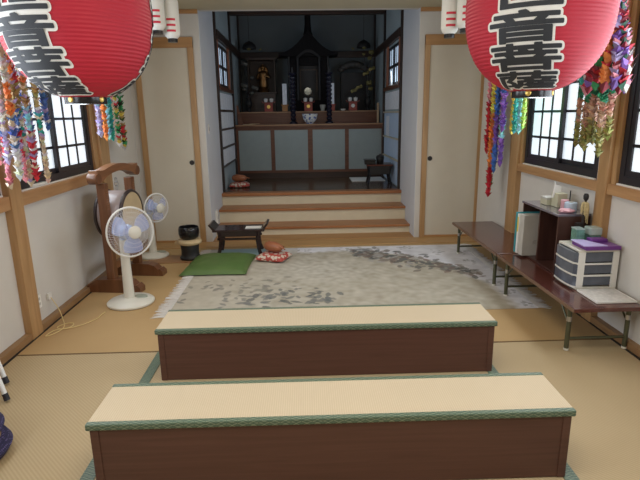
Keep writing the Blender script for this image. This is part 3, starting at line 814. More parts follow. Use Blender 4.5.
bm = NB(); box(bm, -.30, .30, -.15, .16, 0, .010, .003); tag(obj('floor_plank', bm, M['plank'], None, False, (-1.50, 5.68, .004)), 'thin brown plank on the floor under the singing bowl stand', 'plank')

# ------------------------------------------------------------------ sutra desk
t = thing('sutra_desk', 'dark lacquered low sutra desk with upturned ends before the steps', 'desk', (-.775, 5.905, .0205))
def desk(t, w, d, h, mat):
    bm = NB(); box(bm, -w/2, w/2, -d/2, d/2, h-.025, h, .003); obj('desktop', bm, mat, t)
    for s in (-1, 1):
        bm = NB(); prism(bm, [(s*(w/2-.035), h+.0005), (s*(w/2-.0), h+.0005), (s*(w/2+.045), h+.058), (s*(w/2+.022), h+.064)], -d/2, d/2, Matrix(((1,0,0,0),(0,0,1,0),(0,1,0,0),(0,0,0,1)))); obj('upturned_end', bm, mat, t)
        for q in (-1, 1):
            bm = NB(); x = s*(w/2-.075); y = q*(d/2-.035)
            tube(bm, [(x, y, h-.02), (x-s*.012, y, h*.55), (x+s*.0, y, h*.22), (x+s*.02, y, 0)], .02, 4, rads=[.028, .02, .019, .024]); obj('leg', bm, mat, t)
    for q in (-1, 1):
        bm = NB(); box(bm, -w/2+.06, w/2-.06, q*(d/2-.03)-.008, q*(d/2-.03)+.008, h-.085, h-.027, .003); obj('apron', bm, mat, t)
        bm = NB(); box(bm, -w/2+.05, w/2-.05, q*(d/2-.03)-.01, q*(d/2-.03)+.01, h-.125, h-.10, .003); obj('lower_rail', bm, mat, t)
desk(t, .60, .30, .30, M['lacquer'])
bm = NB(); box(bm, 0, .185, 0, .13, 0, .004); tag(obj('sutra_paper', bm, M['white_paper'], None, False, (-.70, 5.81, .0205+.3015)), 'white sheet of paper on the sutra desk', 'paper')
bm = NB()
for k in range(3): box(bm, -.30+k*.002, .30-k*.002, -.06, .22, k*.0022, k*.0022+.002)
tag(obj('folded_mat', bm, M['teal_cloth'], None, False, (-.74, 5.845, .0068)), 'pale teal folded cloth on the rug under the sutra desk', 'cloth')

# cushions
def cushion(bm, w, d, h, seed=0, wr=.006, sx=0.0, eh=.35):
    n_ = 26
    top, bot = [], []
    for j in range(n_+1):
        rt, rb = [], []
        for i in range(n_+1):
            u, v = -1+2*i/n_, -1+2*j/n_
            f = max(0, (1-abs(u)**4)*(1-abs(v)**4))**.5
            nz = mnoise.noise(Vector((u*3+seed, v*3, seed)))*wr + mnoise.noise(Vector((u*9+seed, v*2, seed)))*wr*.5
            pin = 1-.04*(1-u*u)*(abs(v)) ; pin2 = 1-.04*(1-v*v)*abs(u)
            x, y = u*w/2*pin2, v*d/2*pin
            x += sx*y
            rt.append(bm.verts.new((x, y, h*eh+h*(1-eh)*f+nz*f)))
            rb.append(bm.verts.new((x, y, h*eh-h*eh*f)) if 0 < i < n_ and 0 < j < n_ else rt[-1])
        top.append(rt); bot.append(rb)
    for j in range(n_):
        for i in range(n_):
            bm.faces.new((top[j][i], top[j][i+1], top[j+1][i+1], top[j+1][i]))
            q = (bot[j][i], bot[j+1][i], bot[j+1][i+1], bot[j][i+1])
            bm.faces.new(q)
bm = NB(); cushion(bm, .69, .74, .085, 2.3, .010, .06, .15)
tag(obj('floor_cushion', bm, M['green_cloth'], None, True, (-.94, 5.375, .008), ang=60), 'square green floor cushion on the rug before the sutra desk', 'cushion')
def fish_set(x, y, z, rz, l1, l2, s=1.0):
    t = thing('patterned_cushion', l1, 'cushion', (x, y, z), rz)
    bm = NB(); cushion(bm, .34*s, .30*s, .085*s, 5, .004); obj('cushion_body', bm, M['red_white'], t, True, ang=60)
    t = thing('wooden_fish_drum', l2, 'wooden drum', (x, y, z+.094*s), rz+1.25)
    bm = NB()
    lathe(bm, [(0, -.125*s), (.03*s, -.12*s), (.052*s, -.09*s), (.06*s, -.02*s), (.056*s, .05*s), (.04*s, .10*s), (.02*s, .125*s), (0, .13*s)], 20, Matrix.Translation((0, 0, .055*s)) @ Matrix.Rotation(PI/2, 4, 'X')); obj('carved_body', bm, M['fishwood'], t, True)
    bm = NB(); tube(bm, [(.055*s, -.10*s, .05*s), (.065*s, 0, .062*s), (.05*s, .10*s, .05*s)], .016*s, 8); obj('side_ridge', bm, M['fishwood'], t, True)
    bm = NB(); tube(bm, [(-.02*s, -.19*s, .055*s), (-.02*s, .05*s, .115*s)], .009*s, 8, rads=[.007*s, .010*s]); obj('striker', bm, M['fishwood'], t, True)
fish_set(-.365, 5.58, .008, -.35, 'small red and white cushion on the rug under a wooden drum', 'brown carved wooden drum on the red and white cushion on rug', 1.0)
fish_set(-1.03, 8.12, .497, .1, 'red patterned cushion on the raised platform by its left wall', 'brown carved wooden drum on the red cushion on raised platform', .95)

# ------------------------------------------------------------------ red lanterns
def text_mesh(ch, res=2):
    cu = D.curves.new('glyph', 'FONT'); cu.body = ch; cu.align_x = 'CENTER'; cu.size = 1.0; cu.resolution_u = res; cu.fill_mode = 'FRONT'
    o = D.objects.new('glyph', cu); COL.objects.link(o)
    dg = bpy.context.evaluated_depsgraph_get(); dg.update()
    me = D.meshes.new_from_object(o.evaluated_get(dg)); D.objects.remove(o); D.curves.remove(cu)
    return me
def thicken(b2, rx, ry):
    """brush-like weight: every outline edge becomes a rounded capsule"""
    bmesh.ops.remove_doubles(b2, verts=b2.verts[:], dist=1e-5)
    segs = [(e.verts[0].co.copy(), e.verts[1].co.copy()) for e in b2.edges if len(e.link_faces) == 1]
    for p, q in segs:
        d = Vector(((q.x-p.x)/rx, (q.y-p.y)/ry)); a0 = math.atan2(d.y, d.x)
        vs = []
        for k in range(6): a = a0+PI/2+PI*k/5; vs.append(b2.verts.new((p.x+rx*math.cos(a), p.y+ry*math.sin(a), 0)))
        for k in range(6): a = a0-PI/2+PI*k/5; vs.append(b2.verts.new((q.x+rx*math.cos(a), q.y+ry*math.sin(a), 0)))
        b2.faces.new(vs)

LZ, LA, LR = 2.15, .455, .390     # half height, radius
def lan_r(z, R):                  # z relative to the centre
    q = min(1, abs(z)/LA); return R*max(0, 1-q**2.25)**(1/2.1)
zcap = LA*.965
# arc length table
tabz, tabs = [], []
s = 0; pz = -zcap; pr_ = lan_r(pz, LR)
for i in range(401):
    z = -zcap+2*zcap*i/400; r = lan_r(z, LR); s += math.hypot(z-pz, r-pr_); tabz.append(z); tabs.append(s); pz, pr_ = z, r
def z_at(sv):
    if sv <= 0: return -zcap
    if sv >= tabs[-1]: return zcap
    lo, hi = 0, 400
    while hi-lo > 1:
        m = (lo+hi)//2
        if tabs[m] < sv: lo = m
        else: hi = m
    f = (sv-tabs[lo])/max(1e-9, tabs[hi]-tabs[lo]); return tabz[lo]+(tabz[hi]-tabz[lo])*f
CHARS = '南無観世音菩薩'
HCH = (tabs[-1]-.03)/7.0
def glyph_bm(off, lift):
    bm = NB()
    for k, ch in enumerate(CHARS):
        me = text_mesh(ch)
        b2 = NB(); b2.from_mesh(me); D.meshes.remove(me)
        thicken(b2, off/.43, off/HCH)
        # slice finely so the letters bend round the lantern
        for i in range(-2, 24):
            bmesh.ops.bisect_plane(b2, geom=b2.verts[:]+b2.edges[:]+b2.faces[:], plane_co=(0, -.3+i*.07, 0), plane_no=(0,1,0))
        for i in range(-14, 15):
            bmesh.ops.bisect_plane(b2, geom=b2.verts[:]+b2.edges[:]+b2.faces[:], plane_co=(i*.05, 0, 0), plane_no=(1,0,0))
        top = tabs[-1]-k*HCH
        for v in b2.verts:
            y = (v.co.y+.12)/1.0              # 0..1 over the em box
            x = v.co.x
            sv = top-HCH*(1-y)-.0
            z = z_at(sv); r = lan_r(z, LR)+lift
            a = x*.43/LR
            squeeze = 1.0 if k < 6 else .92
            rr = max(r, .12)
            a = x*.43*squeeze/max(.20, r+.03) if r < .36 else a*1.0*(LR/ (r+.03))
            v.co = Vector((r*math.sin(a), -r*math.cos(a), z))
        merge(bm, b2)
    return bm
def make_lantern():
    t = thing('red_lantern', '', 'lantern', (0,0,0), 0, 'large red paper lanterns')
    nrib = 46; prof = []
    for i in range(nrib*4+1):
        z = -zcap+2*zcap*i/(nrib*4)
        prof.append((lan_r(z, LR) + .0042*(abs(math.sin(PI*i/4))-.6), z))
    bm = NB(); lathe(bm, prof, 72); body = obj('paper_body', bm, M['red_paper'], t, True, ang=80)
    for rz in (0, math.radians(144)):
        o = obj('white_outline', glyph_bm(.0195, .0045), M['white_paper'], body); o.rotation_euler.z = rz
        o2 = obj('black_lettering', glyph_bm(.0062, .0080), M['ink'], body); o2.rotation_euler.z = rz
    for z0, z1, nm in ((-LA-.02, -zcap+.012, 'bottom_ring'), (zcap-.012, LA+.03, 'top_ring')):
        bm = NB(); lathe(bm, [(.085, z0), (.108, z0), (.110, z0+.005), (.110, z1-.004), (.106, z1), (.085, z1)], 40); rg = obj(nm, bm, M['black'], t, True)
        for k in range(4):
            a = -PI/2+k*PI/2-.02
            bm = NB(); lathe(bm, [(0, .006), (.010, .0055), (.014, .004), (.0165, 0)], 18, Matrix.Translation((.1095*math.cos(a), .1095*math.sin(a), (z0+z1)/2)) @ Matrix.Rotation(a, 4, 'Z') @ Matrix.Rotation(PI/2, 4, 'Y')); obj('gold_crest', bm, M['gold'], rg, True)
    bm = NB(); tube(bm, [(-.10, 0, LA+.02), (-.07, 0, LA+.10), (0, 0, LA+.13), (.07, 0, LA+.10), (.10, 0, LA+.02)], .006, 8); tube(bm, [(0, 0, LA+.13), (0, 0, ZC-LZ)], .006, 8); obj('hanger', bm, M['steel'], t, True)
    return t
lan = make_lantern()
lan.location = (1.318, 3.0, LZ); lan.rotation_euler.z = math.radians(-33)
lan['label'] = 'large red paper lantern hanging at right, lettering facing the camera'
l2 = dup(lan, (-1.212, 3.0, LZ), math.radians(-20), 'large red paper lantern hanging at left, lettering turned towards the window')

# small white festival lanterns in a row
def make_small():
    t = thing('white_lantern', '', 'lantern', (0,0,0), 0, 'small white lanterns with red bars')
    prof = []
    R, Hh = .078, .20
    for i in range(49):
        z = -Hh+2*Hh*i/48; q = abs(z)/Hh
        prof.append((R*max(0.5, (1-.5*max(0, (q-.7)/.3)**2)) + .0018*(i % 2), z))
    bm = NB(); lathe(bm, prof, 28); b = obj('paper_body', bm, M['lantern_white'], t, True, ang=80)
    for k in range(3):
        bm = NB()
        z = -.025-.052*k
        n_ = 8; lo, hi = [], []
        for i in range(n_+1):
            a = -PI/2+(i/n_-.5)*1.1; r = R+.0035
            lo.append(bm.verts.new((r*math.cos(a), r*math.sin(a), z-.010))); hi.append(bm.verts.new((r*math.cos(a), r*math.sin(a), z+.010)))
        for i in range(n_): bm.faces.new((lo[i], lo[i+1], hi[i+1], hi[i]))
        obj('red_bar', bm, M['red_ink'], b)
    for z0, z1, nm in ((-Hh-.03, -Hh+.004, 'bottom_ring'), (Hh-.004, Hh+.03, 'top_ring')):
        bm = NB(); lathe(bm, [(.04, z0), (.048, z0), (.048, z1), (.04, z1)], 24); obj(nm, bm, M['black'], t, True)
    bm = NB(); tube(bm, [(0, 0, Hh+.03), (0, 0, Hh+.045+.0)], .004, 6); obj('cord', bm, M['ink'], t)
    return t
sm = make_small()
small = [(-1.29, 5.50, 2.555, .15, 'small white red-barred lantern left of opening, the one nearer the steps'), (-1.40, 5.38, 2.615, .12, 'small white red-barred lantern half hidden by the left red lantern'),
         (1.375, 5.0, 2.50, -.15, 'small white red-barred lantern right of opening, farthest from the right red lantern'), (1.478, 4.86, 2.525, -.12, 'small white red-barred lantern between its twin and the right red lantern'),
         (1.605, 4.68, 2.54, -.10, 'small white red-barred lantern mostly hidden behind the right red lantern')]
for i, (x, y, z, rz, lb) in enumerate(small):
    o = sm if i == 0 else dup(sm, (0,0,0))
    o.location = (x, y, z); o.rotation_euler.z = rz; o['label'] = lb
for i, (x0, y0, x1, y1) in enumerate(((-1.05, 5.75, -1.75, 5.02), (1.11, 5.27, 1.83, 4.45))):
    bm = NB(); tube(bm, [(x0, y0, ZC-.013), (x1, y1, ZC-.013)], .012, 8); trim_o = struct('trim_%d' % (70+i), bm, M['post_x'])

# ------------------------------------------------------------------ thousand-crane garlands
def crane(bm, lay, mat, s, col, rnd):
    def sh(k): return tuple(min(1, c*k) for c in col)+(1,)
    V = {}
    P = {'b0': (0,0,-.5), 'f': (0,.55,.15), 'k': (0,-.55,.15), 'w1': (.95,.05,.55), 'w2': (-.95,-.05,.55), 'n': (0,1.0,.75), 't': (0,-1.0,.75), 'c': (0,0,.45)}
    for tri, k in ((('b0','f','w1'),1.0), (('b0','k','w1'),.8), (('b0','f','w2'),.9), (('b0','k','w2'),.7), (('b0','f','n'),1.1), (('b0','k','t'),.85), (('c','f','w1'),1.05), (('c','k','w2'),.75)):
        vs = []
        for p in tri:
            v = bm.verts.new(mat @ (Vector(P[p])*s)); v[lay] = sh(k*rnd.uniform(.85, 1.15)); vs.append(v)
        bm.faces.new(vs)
def strand(parent, pts, size, step, colf, rnd, ww=1.0):
    """a string of folded cranes through pts; colf(t) gives the paper colour"""
    bm = NB(); lay = bm.verts.layers.float_color.new('Col')
    pts = [Vector(p) for p in pts]
    L_ = [0]
    for a, b in zip(pts, pts[1:]): L_.append(L_[-1]+(b-a).length)
    d = 0
    while d <= L_[-1]:
        i = 0
        while i < len(pts)-2 and L_[i+1] < d: i += 1
        f = (d-L_[i])/max(1e-6, L_[i+1]-L_[i]); p = pts[i].lerp(pts[i+1], f)
        m = Matrix.Translation(p) @ Matrix.Rotation(rnd.uniform(0, 2*PI), 4, 'Z') @ Matrix.Rotation(rnd.uniform(-.3, .3), 4, 'X') @ Matrix.Diagonal((ww, 1, 1.3, 1))
        crane(bm, lay, m, size*rnd.uniform(.85, 1.15), colf(d/L_[-1]), rnd)
        d += step*rnd.uniform(.9, 1.1)
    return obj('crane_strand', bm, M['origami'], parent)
RED, PINK, ORG, YEL, LIME, GRN, TEAL, CYAN, BLUE, PUR, WHT, GLD, LIL, CRM = (.60,.02,.04), (.78,.28,.34), (.82,.24,.05), (.84,.66,.10), (.40,.66,.10), (.04,.36,.12), (.03,.42,.36), (.30,.66,.74), (.06,.16,.48), (.22,.10,.44), (.75,.74,.74), (.42,.30,.10), (.45,.36,.62), (.70,.58,.40)
DRD = (.26,.012,.03)
rnd = random.Random(11)
def tuft(parent, pt, col=M['white_paper']):
    b = NB(); tube(b, [(0, 0, 0), (0, 0, ZC-2.46-.001)], .004, 6); obj('hanging_cord', b, M['white_paper'], parent, True)
    
    bm = NB(); lathe(bm, [(0, -.02), (.018, -.012), (.02, .008), (0, .02)], 10, Matrix.Translation(pt)); return obj('knot', bm, col, parent, True)
def seqcol(cols, blend=False):
    def f(t):
        x = t*len(cols); i = min(len(cols)-1, int(x)); return tuple(max(.0, c*rnd.uniform(.8, 1.15)) for c in cols[i])
    return f
def mix(cols): return lambda t: rnd.choice(cols)

# right, far: long rainbow strands and a shorter teal bunch
t = thing('crane_garland', 'long rainbow garland of folded paper cranes between sliding door and right window', 'paper crane garland', (2.05, 5.50, 2.46), 0, 'hanging paper crane garlands')
tuft(t, (0, 0, -.01))
for (dx, dy, ln, cols) in ((-.005, .20, 1.30, [PINK, CRM, PINK, RED, RED]), (.02, .13, 1.70, [YEL, LIME, LIME, GRN, GRN]), (-.01, .06, 1.76, [CRM, YEL, YEL, ORG, ORG, RED]), (.03, .00, 1.25, [CRM, ORG, GLD, CRM]),
                           (-.015, -.07, 1.50, [LIL, PUR, BLUE, PUR, BLUE]), (.025, -.13, 1.43, [BLUE, LIL, PUR, CYAN, PUR]), (.0, -.19, 1.05, [CYAN, BLUE, PUR])):
    strand(t, [(0, 0, -.02), (dx*.7, dy*.75, -.35), (dx, dy, -.7), (dx, dy, -ln)], .044, .020, seqcol(cols), rnd)
for (dx, dy, dz) in ((.0, .16, -.72), (-.02, -.08, -.74)):
    pass
t = thing('crane_garland', 'short teal and green garland of paper cranes beside the long rainbow one', 'paper crane garland', (2.07, 4.99, 2.46), 0, 'hanging paper crane garlands')
tuft(t, (0, 0, -.01))
for (dx, dy, ln, cols) in ((0, .12, 1.07, [GRN, LIME, YEL]), (.015, .07, 1.05, [GRN, TEAL, TEAL]), (-.015, .03, 1.06, [TEAL]), (.01, -.02, 1.07, [CYAN, TEAL, TEAL]), (-.01, -.07, 1.06, [TEAL, CYAN]), (.01, -.11, 1.02, [LIME, GRN, LIME]), (0, -.145, .90, [YEL, GRN, LIME])):
    strand(t, [(0, 0, -.02), (dx*.7, dy*.75, -.3), (dx, dy, -.6), (dx, dy, -ln)], .032, .017, seqcol(cols), rnd)
# right, near: fat multicoloured bunch above a teal, pink and olive bunch
t = thing('crane_garland', 'fat bunch of large red, green and violet paper cranes by right lantern', 'paper crane garland', (1.955, 3.365, 2.46), 0, 'hanging paper crane garlands')
tuft(t, (0, 0, .0), M['white_paper'])
for k in range(13):
    a = 2*PI*k/13; rx, ry = .085*math.cos(a), .145*math.sin(a)
    cols = [[DRD, RED, PUR, DRD], [RED, GRN, DRD, PUR], [ORG, RED, DRD, ORG], [PUR, DRD, LIL, PINK], [DRD, PUR, (.02,.10,.06), RED], [PINK, RED, LIL, WHT]][k % 6]
    strand(t, [(0, 0, -.02), (rx*.45, ry*.45, -.25), (rx, ry, -.55), (rx*1.08, ry*1.1, -.74)], .052, .026, mix(cols), rnd, .75)
t = thing('crane_garland', 'teal, pink and olive bunch of small paper cranes by right lantern', 'paper crane garland', (2.0, 3.54, 2.46), 0, 'hanging paper crane garlands')
tuft(t, (0, 0, .0), M['white_paper'])
for k in range(12):
    rx = .07*math.cos(k*2.4)*(.3+.7*k/12); ry = -.155+.31*k/11
    ln = 1.10+rnd.uniform(-.05, .07)
    cols = [CRM]+[GLD]*5+[GRN, (.02,.25,.20), TEAL, (.03,.28,.14), (.55,.27,.18), (.60,.36,.25), (.34,.30,.09), (.28,.26,.07)]
    strand(t, [(0, 0, -.02), (rx*.6, ry*.6, -.3), (rx, ry, -.66), (rx, ry, -ln)], .032, .018, seqcol(cols), rnd)
# left, near
t = thing('crane_garland', 'wide multicoloured garland of paper cranes behind the left red lantern', 'paper crane garland', (-1.86, 3.36, 2.46), 0, 'hanging paper crane garlands')
tuft(t, (0, 0, -.01))
allc = [[PUR, BLUE, ORG, LIME, WHT, LIL], [ORG, RED, LIME, WHT, WHT, LIL], [WHT, GRN, WHT, CRM, WHT, PINK], [LIL, PUR, WHT, ORG, BLUE, WHT], [WHT, LIL, YEL, ORG, GLD, BLUE, RED, PINK], [ORG, YEL, ORG, ORG, GLD, CYAN, RED, RED], [RED, PINK, ORG, RED, GLD, TEAL, CRM, CRM], [WHT, RED, RED, CRM, WHT, BLUE, PINK], [WHT, CRM, CRM, WHT, BLUE, BLUE]]
for k in range(19):
    cols = allc[int(k*9/19)]
    ry = -.36+.80*k/18; ln = .78+.52*math.sin(PI*min(1, .08+.62*k/18))**1.1 if k < 15 else 1.16-.06*(k-14)
    ln += rnd.uniform(-.05, .05)
    rx = .07*math.sin(k*1.9)
    def cf(t, cols=cols):
        return rnd.choice((WHT, LIL, CRM)) if rnd.random() < .32 else seqcol(cols)(t)
    strand(t, [(0, 0, -.02), (rx*.5, ry*.5, -.22), (rx, ry*.97, -.55), (rx, ry, -ln)], .033, .019, cf, rnd)
# left, far
t = thing('crane_garland', 'orange, pale blue and pink garland of paper cranes left of sliding door', 'paper crane garland', (-1.92, 5.30, 2.46), 0, 'hanging paper crane garlands')
tuft(t, (0, 0, -.01))
for (dx, dy, ln, cols) in ((.0, -.30, 1.03, [BLUE, LIL, CYAN, LIL]), (.02, -.22, 1.06, [ORG, RED, ORG]), (.0, -.10, 1.07, [CYAN, WHT, CYAN]), (.02, -.05, 1.07, [CYAN, TEAL]), (0, .05, 1.05, [CRM, PINK, CRM])):
    strand(t, [(0, 0, -.02), (dx*.7, dy*.75, -.3), (dx, dy, -.55), (dx, dy, -ln)], .038, .018, seqcol(cols), rnd)
t = thing('crane_garland', 'dark green and yellow mottled garland of paper cranes nearest left sliding door', 'paper crane garland', (-1.92, 5.56, 2.46), 0, 'hanging paper crane garlands')
tuft(t, (0, 0, -.01))
for (dx, dy, ln) in ((.0, -.09, 1.15), (.02, .0, 1.20), (.0, .08, 1.19)):
    strand(t, [(0, 0, -.02), (dx*.7, dy*.75, -.3), (dx, dy, -.55), (dx, dy, -ln)], .040, .024, mix([GRN, GLD, (.05,.10,.03), YEL, RED, WHT, (.03,.04,.02), GRN, GLD]), rnd)

# ------------------------------------------------------------------ left wall bits
bm = NB(); box(bm, 0, .05, 0, .22, 0, .018, .005); tag(obj('white_case', bm, M['white_plastic'], None, True, (XL-.02, 3.93, 1.083+.012)), 'slim white case lying on the left window sill', 'case')
bm = NB()
cp = [(-1.70, 4.08, .010), (-1.71, 4.02, .010), (-1.72, 3.93, .009), (-1.80, 3.80, .010), (-1.90, 3.74, .012), (-1.96, 3.78, .010), (-1.93, 3.85, .009), (-1.86, 3.84, .016), (-1.86, 3.77, .010), (-1.95, 3.72, .012), (-1.975, 3.62, .009), (-1.93, 3.66, .009), (-1.90, 3.76, .018), (-1.97, 3.90, .035), (-2.02, 3.95, .11), (-2.066, 3.95, .20)]
cpts = []
for i in range(len(cp)-1):
    p0, p1, p2, p3 = (Vector(cp[max(0, min(len(cp)-1, i+k))]) for k in (-1, 0, 1, 2))
    for k in range(6):
        s = k/6; cpts.append(.5*((2*p1)+(p2-p0)*s+(2*p0-5*p1+4*p2-p3)*s*s+(3*p1-p0-3*p2+p3)*s**3))
cpts.append(Vector(cp[-1])); tube(bm, cpts, .0036, 6)
t = tag(obj('power_cord', bm, M['cream_cord'], None, True), 'cream power cord coiled on the tatami by the left wall', 'cord')
bm = NB(); box(bm, -2.089, -2.066, 3.925, 3.975, .185, .235, .004); obj('plug', bm, M['white_plastic'], t)
t = thing('wall_outlet', 'white wall outlet low on the left wall above the cord', 'outlet', (XL+.002, 3.80, .22))
bm = NB(); box(bm, 0, .008, -.035, .035, -.055, .055, .003); obj('cover_plate', bm, M['white_plastic'], t)
bm = NB(); box(bm, .008, .0095, -.015, .015, .01, .03); box(bm, .008, .0095, -.015, .015, -.03, -.01); obj('socket', bm, M['greycard'], t)
t = thing('light_switch', 'white light switch plate on the pale reveal left of steps', 'switch', (OL, 6.70, 1.44))
bm = NB(); box(bm, 0.001, .009, -.04, .04, -.06, .06, .003); obj('cover_plate', bm, M['white_plastic'], t)
bm = NB(); box(bm, .009, .013, -.012, .012, -.025, .025, .002); obj('rocker', bm, M['greycard'], t)
t = thing('low_outlet', 'white outlet box low on the pale reveal beside the bottom step', 'outlet', (OL, 6.84, .27))
bm = NB(); box(bm, 0.001, .03, -.05, .05, -.09, .09, .004); obj('cover_plate', bm, M['white_plastic'], t)
bm = NB(); box(bm, .03, .032, -.02, .02, -.03, .03); obj('socket', bm, M['greycard'], t)

# stack of cushions and a folded stool, left foreground
sy, sx = 2.20, -1.69
for k in range(3):
    t = thing('round_cushion', ['round violet cushion at the bottom of the stack in left foreground', 'round violet cushion in the middle of the left foreground stack', 'round violet cushion on top of the left foreground stack'][k], 'cushion', (sx-.034*k, sy+.012*k, .004+.088*k), .4*k, 'stacked violet cushions')
    bm = NB(); lathe(bm, [(0, 0), (.17, 0), (.205, .012), (.222, .042), (.205, .072), (.175, .083)], 48, cap=False); obj('woven_side', bm, M['violet_cloth'], t, True)
    bm = NB(); lathe(bm, [(.176, .083), (.12, .0855), (0, .0865)], 48, cap=False); obj('cushion_face', bm, M['tan_cloth'], t, True)

# folded stool with white tube legs lying on the stack
t = thing('folding_stool', 'folding stool with white tube legs and dark tips at left edge', 'stool', (0, 0, 0))
fa, fb, dv = Vector((-1.869, 2.914, .012)), Vector((-1.755, 2.714, .012)), Vector((-.105, .055, .30))
for f in (fa, fb):
    bm = NB(); tube(bm, [f+dv*.12, f+dv*1.18], .0135, 12); lg = obj('leg', bm, M['tube_white'], t, True)
    bm = NB(); tube(bm, [f, f+dv*.13], .0165, 12); obj('rubber_foot', bm, M['rubber'], lg, True)
bm = NB(); tube(bm, [fa+dv*.75, fb+dv*.75], .010, 10); obj('crossbar', bm, M['tube_white'], t, True)
bm = NB()
xax = (fb-fa).normalized(); zax = dv.normalized(); yax = zax.cross(xax)
mm = Matrix((xax, yax, zax)).transposed().to_4x4(); mm.translation = (fa+fb)/2+dv*1.22
b2 = NB(); box(b2, -.15, .15, -.02, .02, -.04, .24, .012); b2.transform(mm); merge(bm, b2); obj('seat', bm, M['violet_cloth'], t)

# ------------------------------------------------------------------ shrine
ZP = .497
def pn(name, bm, mat, parent, smooth=False): return obj(name, bm, mat, parent, smooth)
t = thing('altar_cabinet', 'long red-brown altar cabinet with four pale blue-grey panels', 'altar', (0, 9.15, ZP))
x0, x1 = OL+.032, OR-.032
H1 = 1.442-ZP
bm = NB(); box(bm, x0, x1, .02, .45, .12, H1-.05); pn('carcass', bm, M['redwood'], t)
bm = NB(); box(bm, x0, x1, .03, .45, 0, .118); pn('plinth', bm, M['darkwood'], t)
bm = NB(); box(bm, x0, x1, -.03, .46, H1-.05, H1, .004); pn('countertop', bm, M['redwood'], t)
bm = NB(); box(bm, x0, x1, -.034, -.0295, H1-.022, H1-.002); pn('counter_edge', bm, wood('lighter_counter_edge', (.30,.17,.09), (.38,.22,.12), .4, 'X'), t)  # narrow edge strip in a lighter brown than the counter
px = [(-1.135, -.575), (-.505, .08), (.165, .735), (.805, 1.385)]
for a, b in px:
    bm = NB(); box(bm, a, b, .008, .019, .145, H1-.10); pn('panel', bm, M['altar_panel'], t)
bm = NB(); box(bm, x0, x1, .002, .0195, .10, .143); box(bm, x0, x1, .002, .0195, H1-.098, H1-.051)
for a, b in ((x0, -1.137), (-.573, -.507), (.082, .163), (.737, .803), (1.387, x1)): box(bm, a, b, .002, .0195, .143, H1-.098)
pn('panel_frame', bm, M['redwood'], t)
t = thing('altar_tier', 'upper red-brown altar shelf behind the cabinet counter', 'altar', (0, 9.63, ZP))
H2 = 1.662-ZP
bm = NB(); box(bm, x0, x1, 0, .70, 0, H2-.03); pn('riser_board', bm, M['redwood'], t)
bm = NB(); box(bm, x0, x1, -.02, .70, H2-.03, H2, .003); pn('shelf_top', bm, M['redwood'], t)
bm = NB(); box(bm, x0, x1, -.024, -.0195, H2-.022, H2-.003); pn('shelf_edge', bm, D.materials['lighter_counter_edge'], t)
Z2 = 1.663; Z1 = 1.443

# miniature shrine
t = thing('altar_shrine', 'dark wooden altar shrine with tall flared roof at centre of altar', 'shrine', (.125, 10.02, Z2))
bm = NB()
box(bm, -.36, .36, -.12, .20, 0, .10, .004); box(bm, -.33, .33, -.10, .20, .10, .20, .004); pn('base', bm, M['shrinewood'], t)
bm = NB(); box(bm, -.34, .34, .02, .20, .20, 1.02); box(bm, -.34, -.19, -.10, .02, .20, .98); box(bm, .19, .34, -.10, .02, .20, .98); box(bm, -.19, .19, -.10, .02, .82, .98); pn('shrine_body', bm, M['shrinewood'], t)
bm = NB()
for x in (-.36, -.20, .20, .36): tube(bm, [(x, -.12, .20), (x, -.12, .98)], .022, 10)
pn('columns', bm, M['matte_black'], t, True)
bm = NB(); box(bm, -.185, .185, .0, .018, .205, .82); pn('inner_doors', bm, M['matte_black'], t)
bm = NB()
for a in ((-.165, -.145), (.145, .165)): box(bm, a[0], a[1], -.012, .0, .36, .76)
box(bm, -.165, .165, -.012, 0, .74, .76); pn('door_trim', bm, plain('brown_trim', (.05,.028,.02), .4), t)
# curved karahafu-like gable and flared roof
bm = NB()
up = []
for i in range(33):
    u = -1+2*i/32; au = abs(u)
    z = 1.03 + .40*(1-au)**1.9
    up.append((u*.545, z))
lo = [(x, .965+.03*abs(x/.545)**3) for x, z in up]
prism(bm, up+lo[::-1], -.20, .24, Matrix(((1,0,0,0),(0,0,1,0),(0,1,0,0),(0,0,0,1)))); pn('roof', bm, M['shrinewood'], t)
bm = NB()
up2 = []
for i in range(17):
    u = -1+2*i/16; up2.append((u*.22, .955+.13*math.cos(u*PI/2)))
prism(bm, up2+[(x, z-.05) for x, z in up2[::-1]], -.245, -.202, Matrix(((1,0,0,0),(0,0,1,0),(0,1,0,0),(0,0,0,1)))); pn('curved_gable', bm, plain('dark_gable', (.012,.010,.011), .7), t)
bm = NB(); lathe(bm, [(.09, 1.36), (.07, 1.42), (.055, 1.55), (.055, 1.80), (.0, 1.81)], 6); pn('ridge_post', bm, M['shrinewood'], t)

# round mirror on stand
t = thing('round_mirror', 'small round mirror on a dark stand in front of the altar shrine', 'mirror', (.105, 9.80, Z2+.0))
bm = NB(); lathe(bm, [(0, -.012), (.07, -.012), (.074, 0), (.066, .010), (0, .012)], 28, Matrix.Translation((0, 0, .355)) @ Matrix.Rotation(PI/2, 4, 'X')); pn('mirror_disc', bm, M['mirror'], t, True)
bm = NB(); box(bm, -.06, .06, -.03, .03, 0, .02); tube(bm, [(0, 0, .02), (0, .0, .26)], .014, 8); tube(bm, [(-.08, 0, .33), (-.05, 0, .275), (0, 0, .26), (.05, 0, .275), (.08, 0, .33)], .010, 8); pn('mirror_stand', bm, M['darkwood'], t)

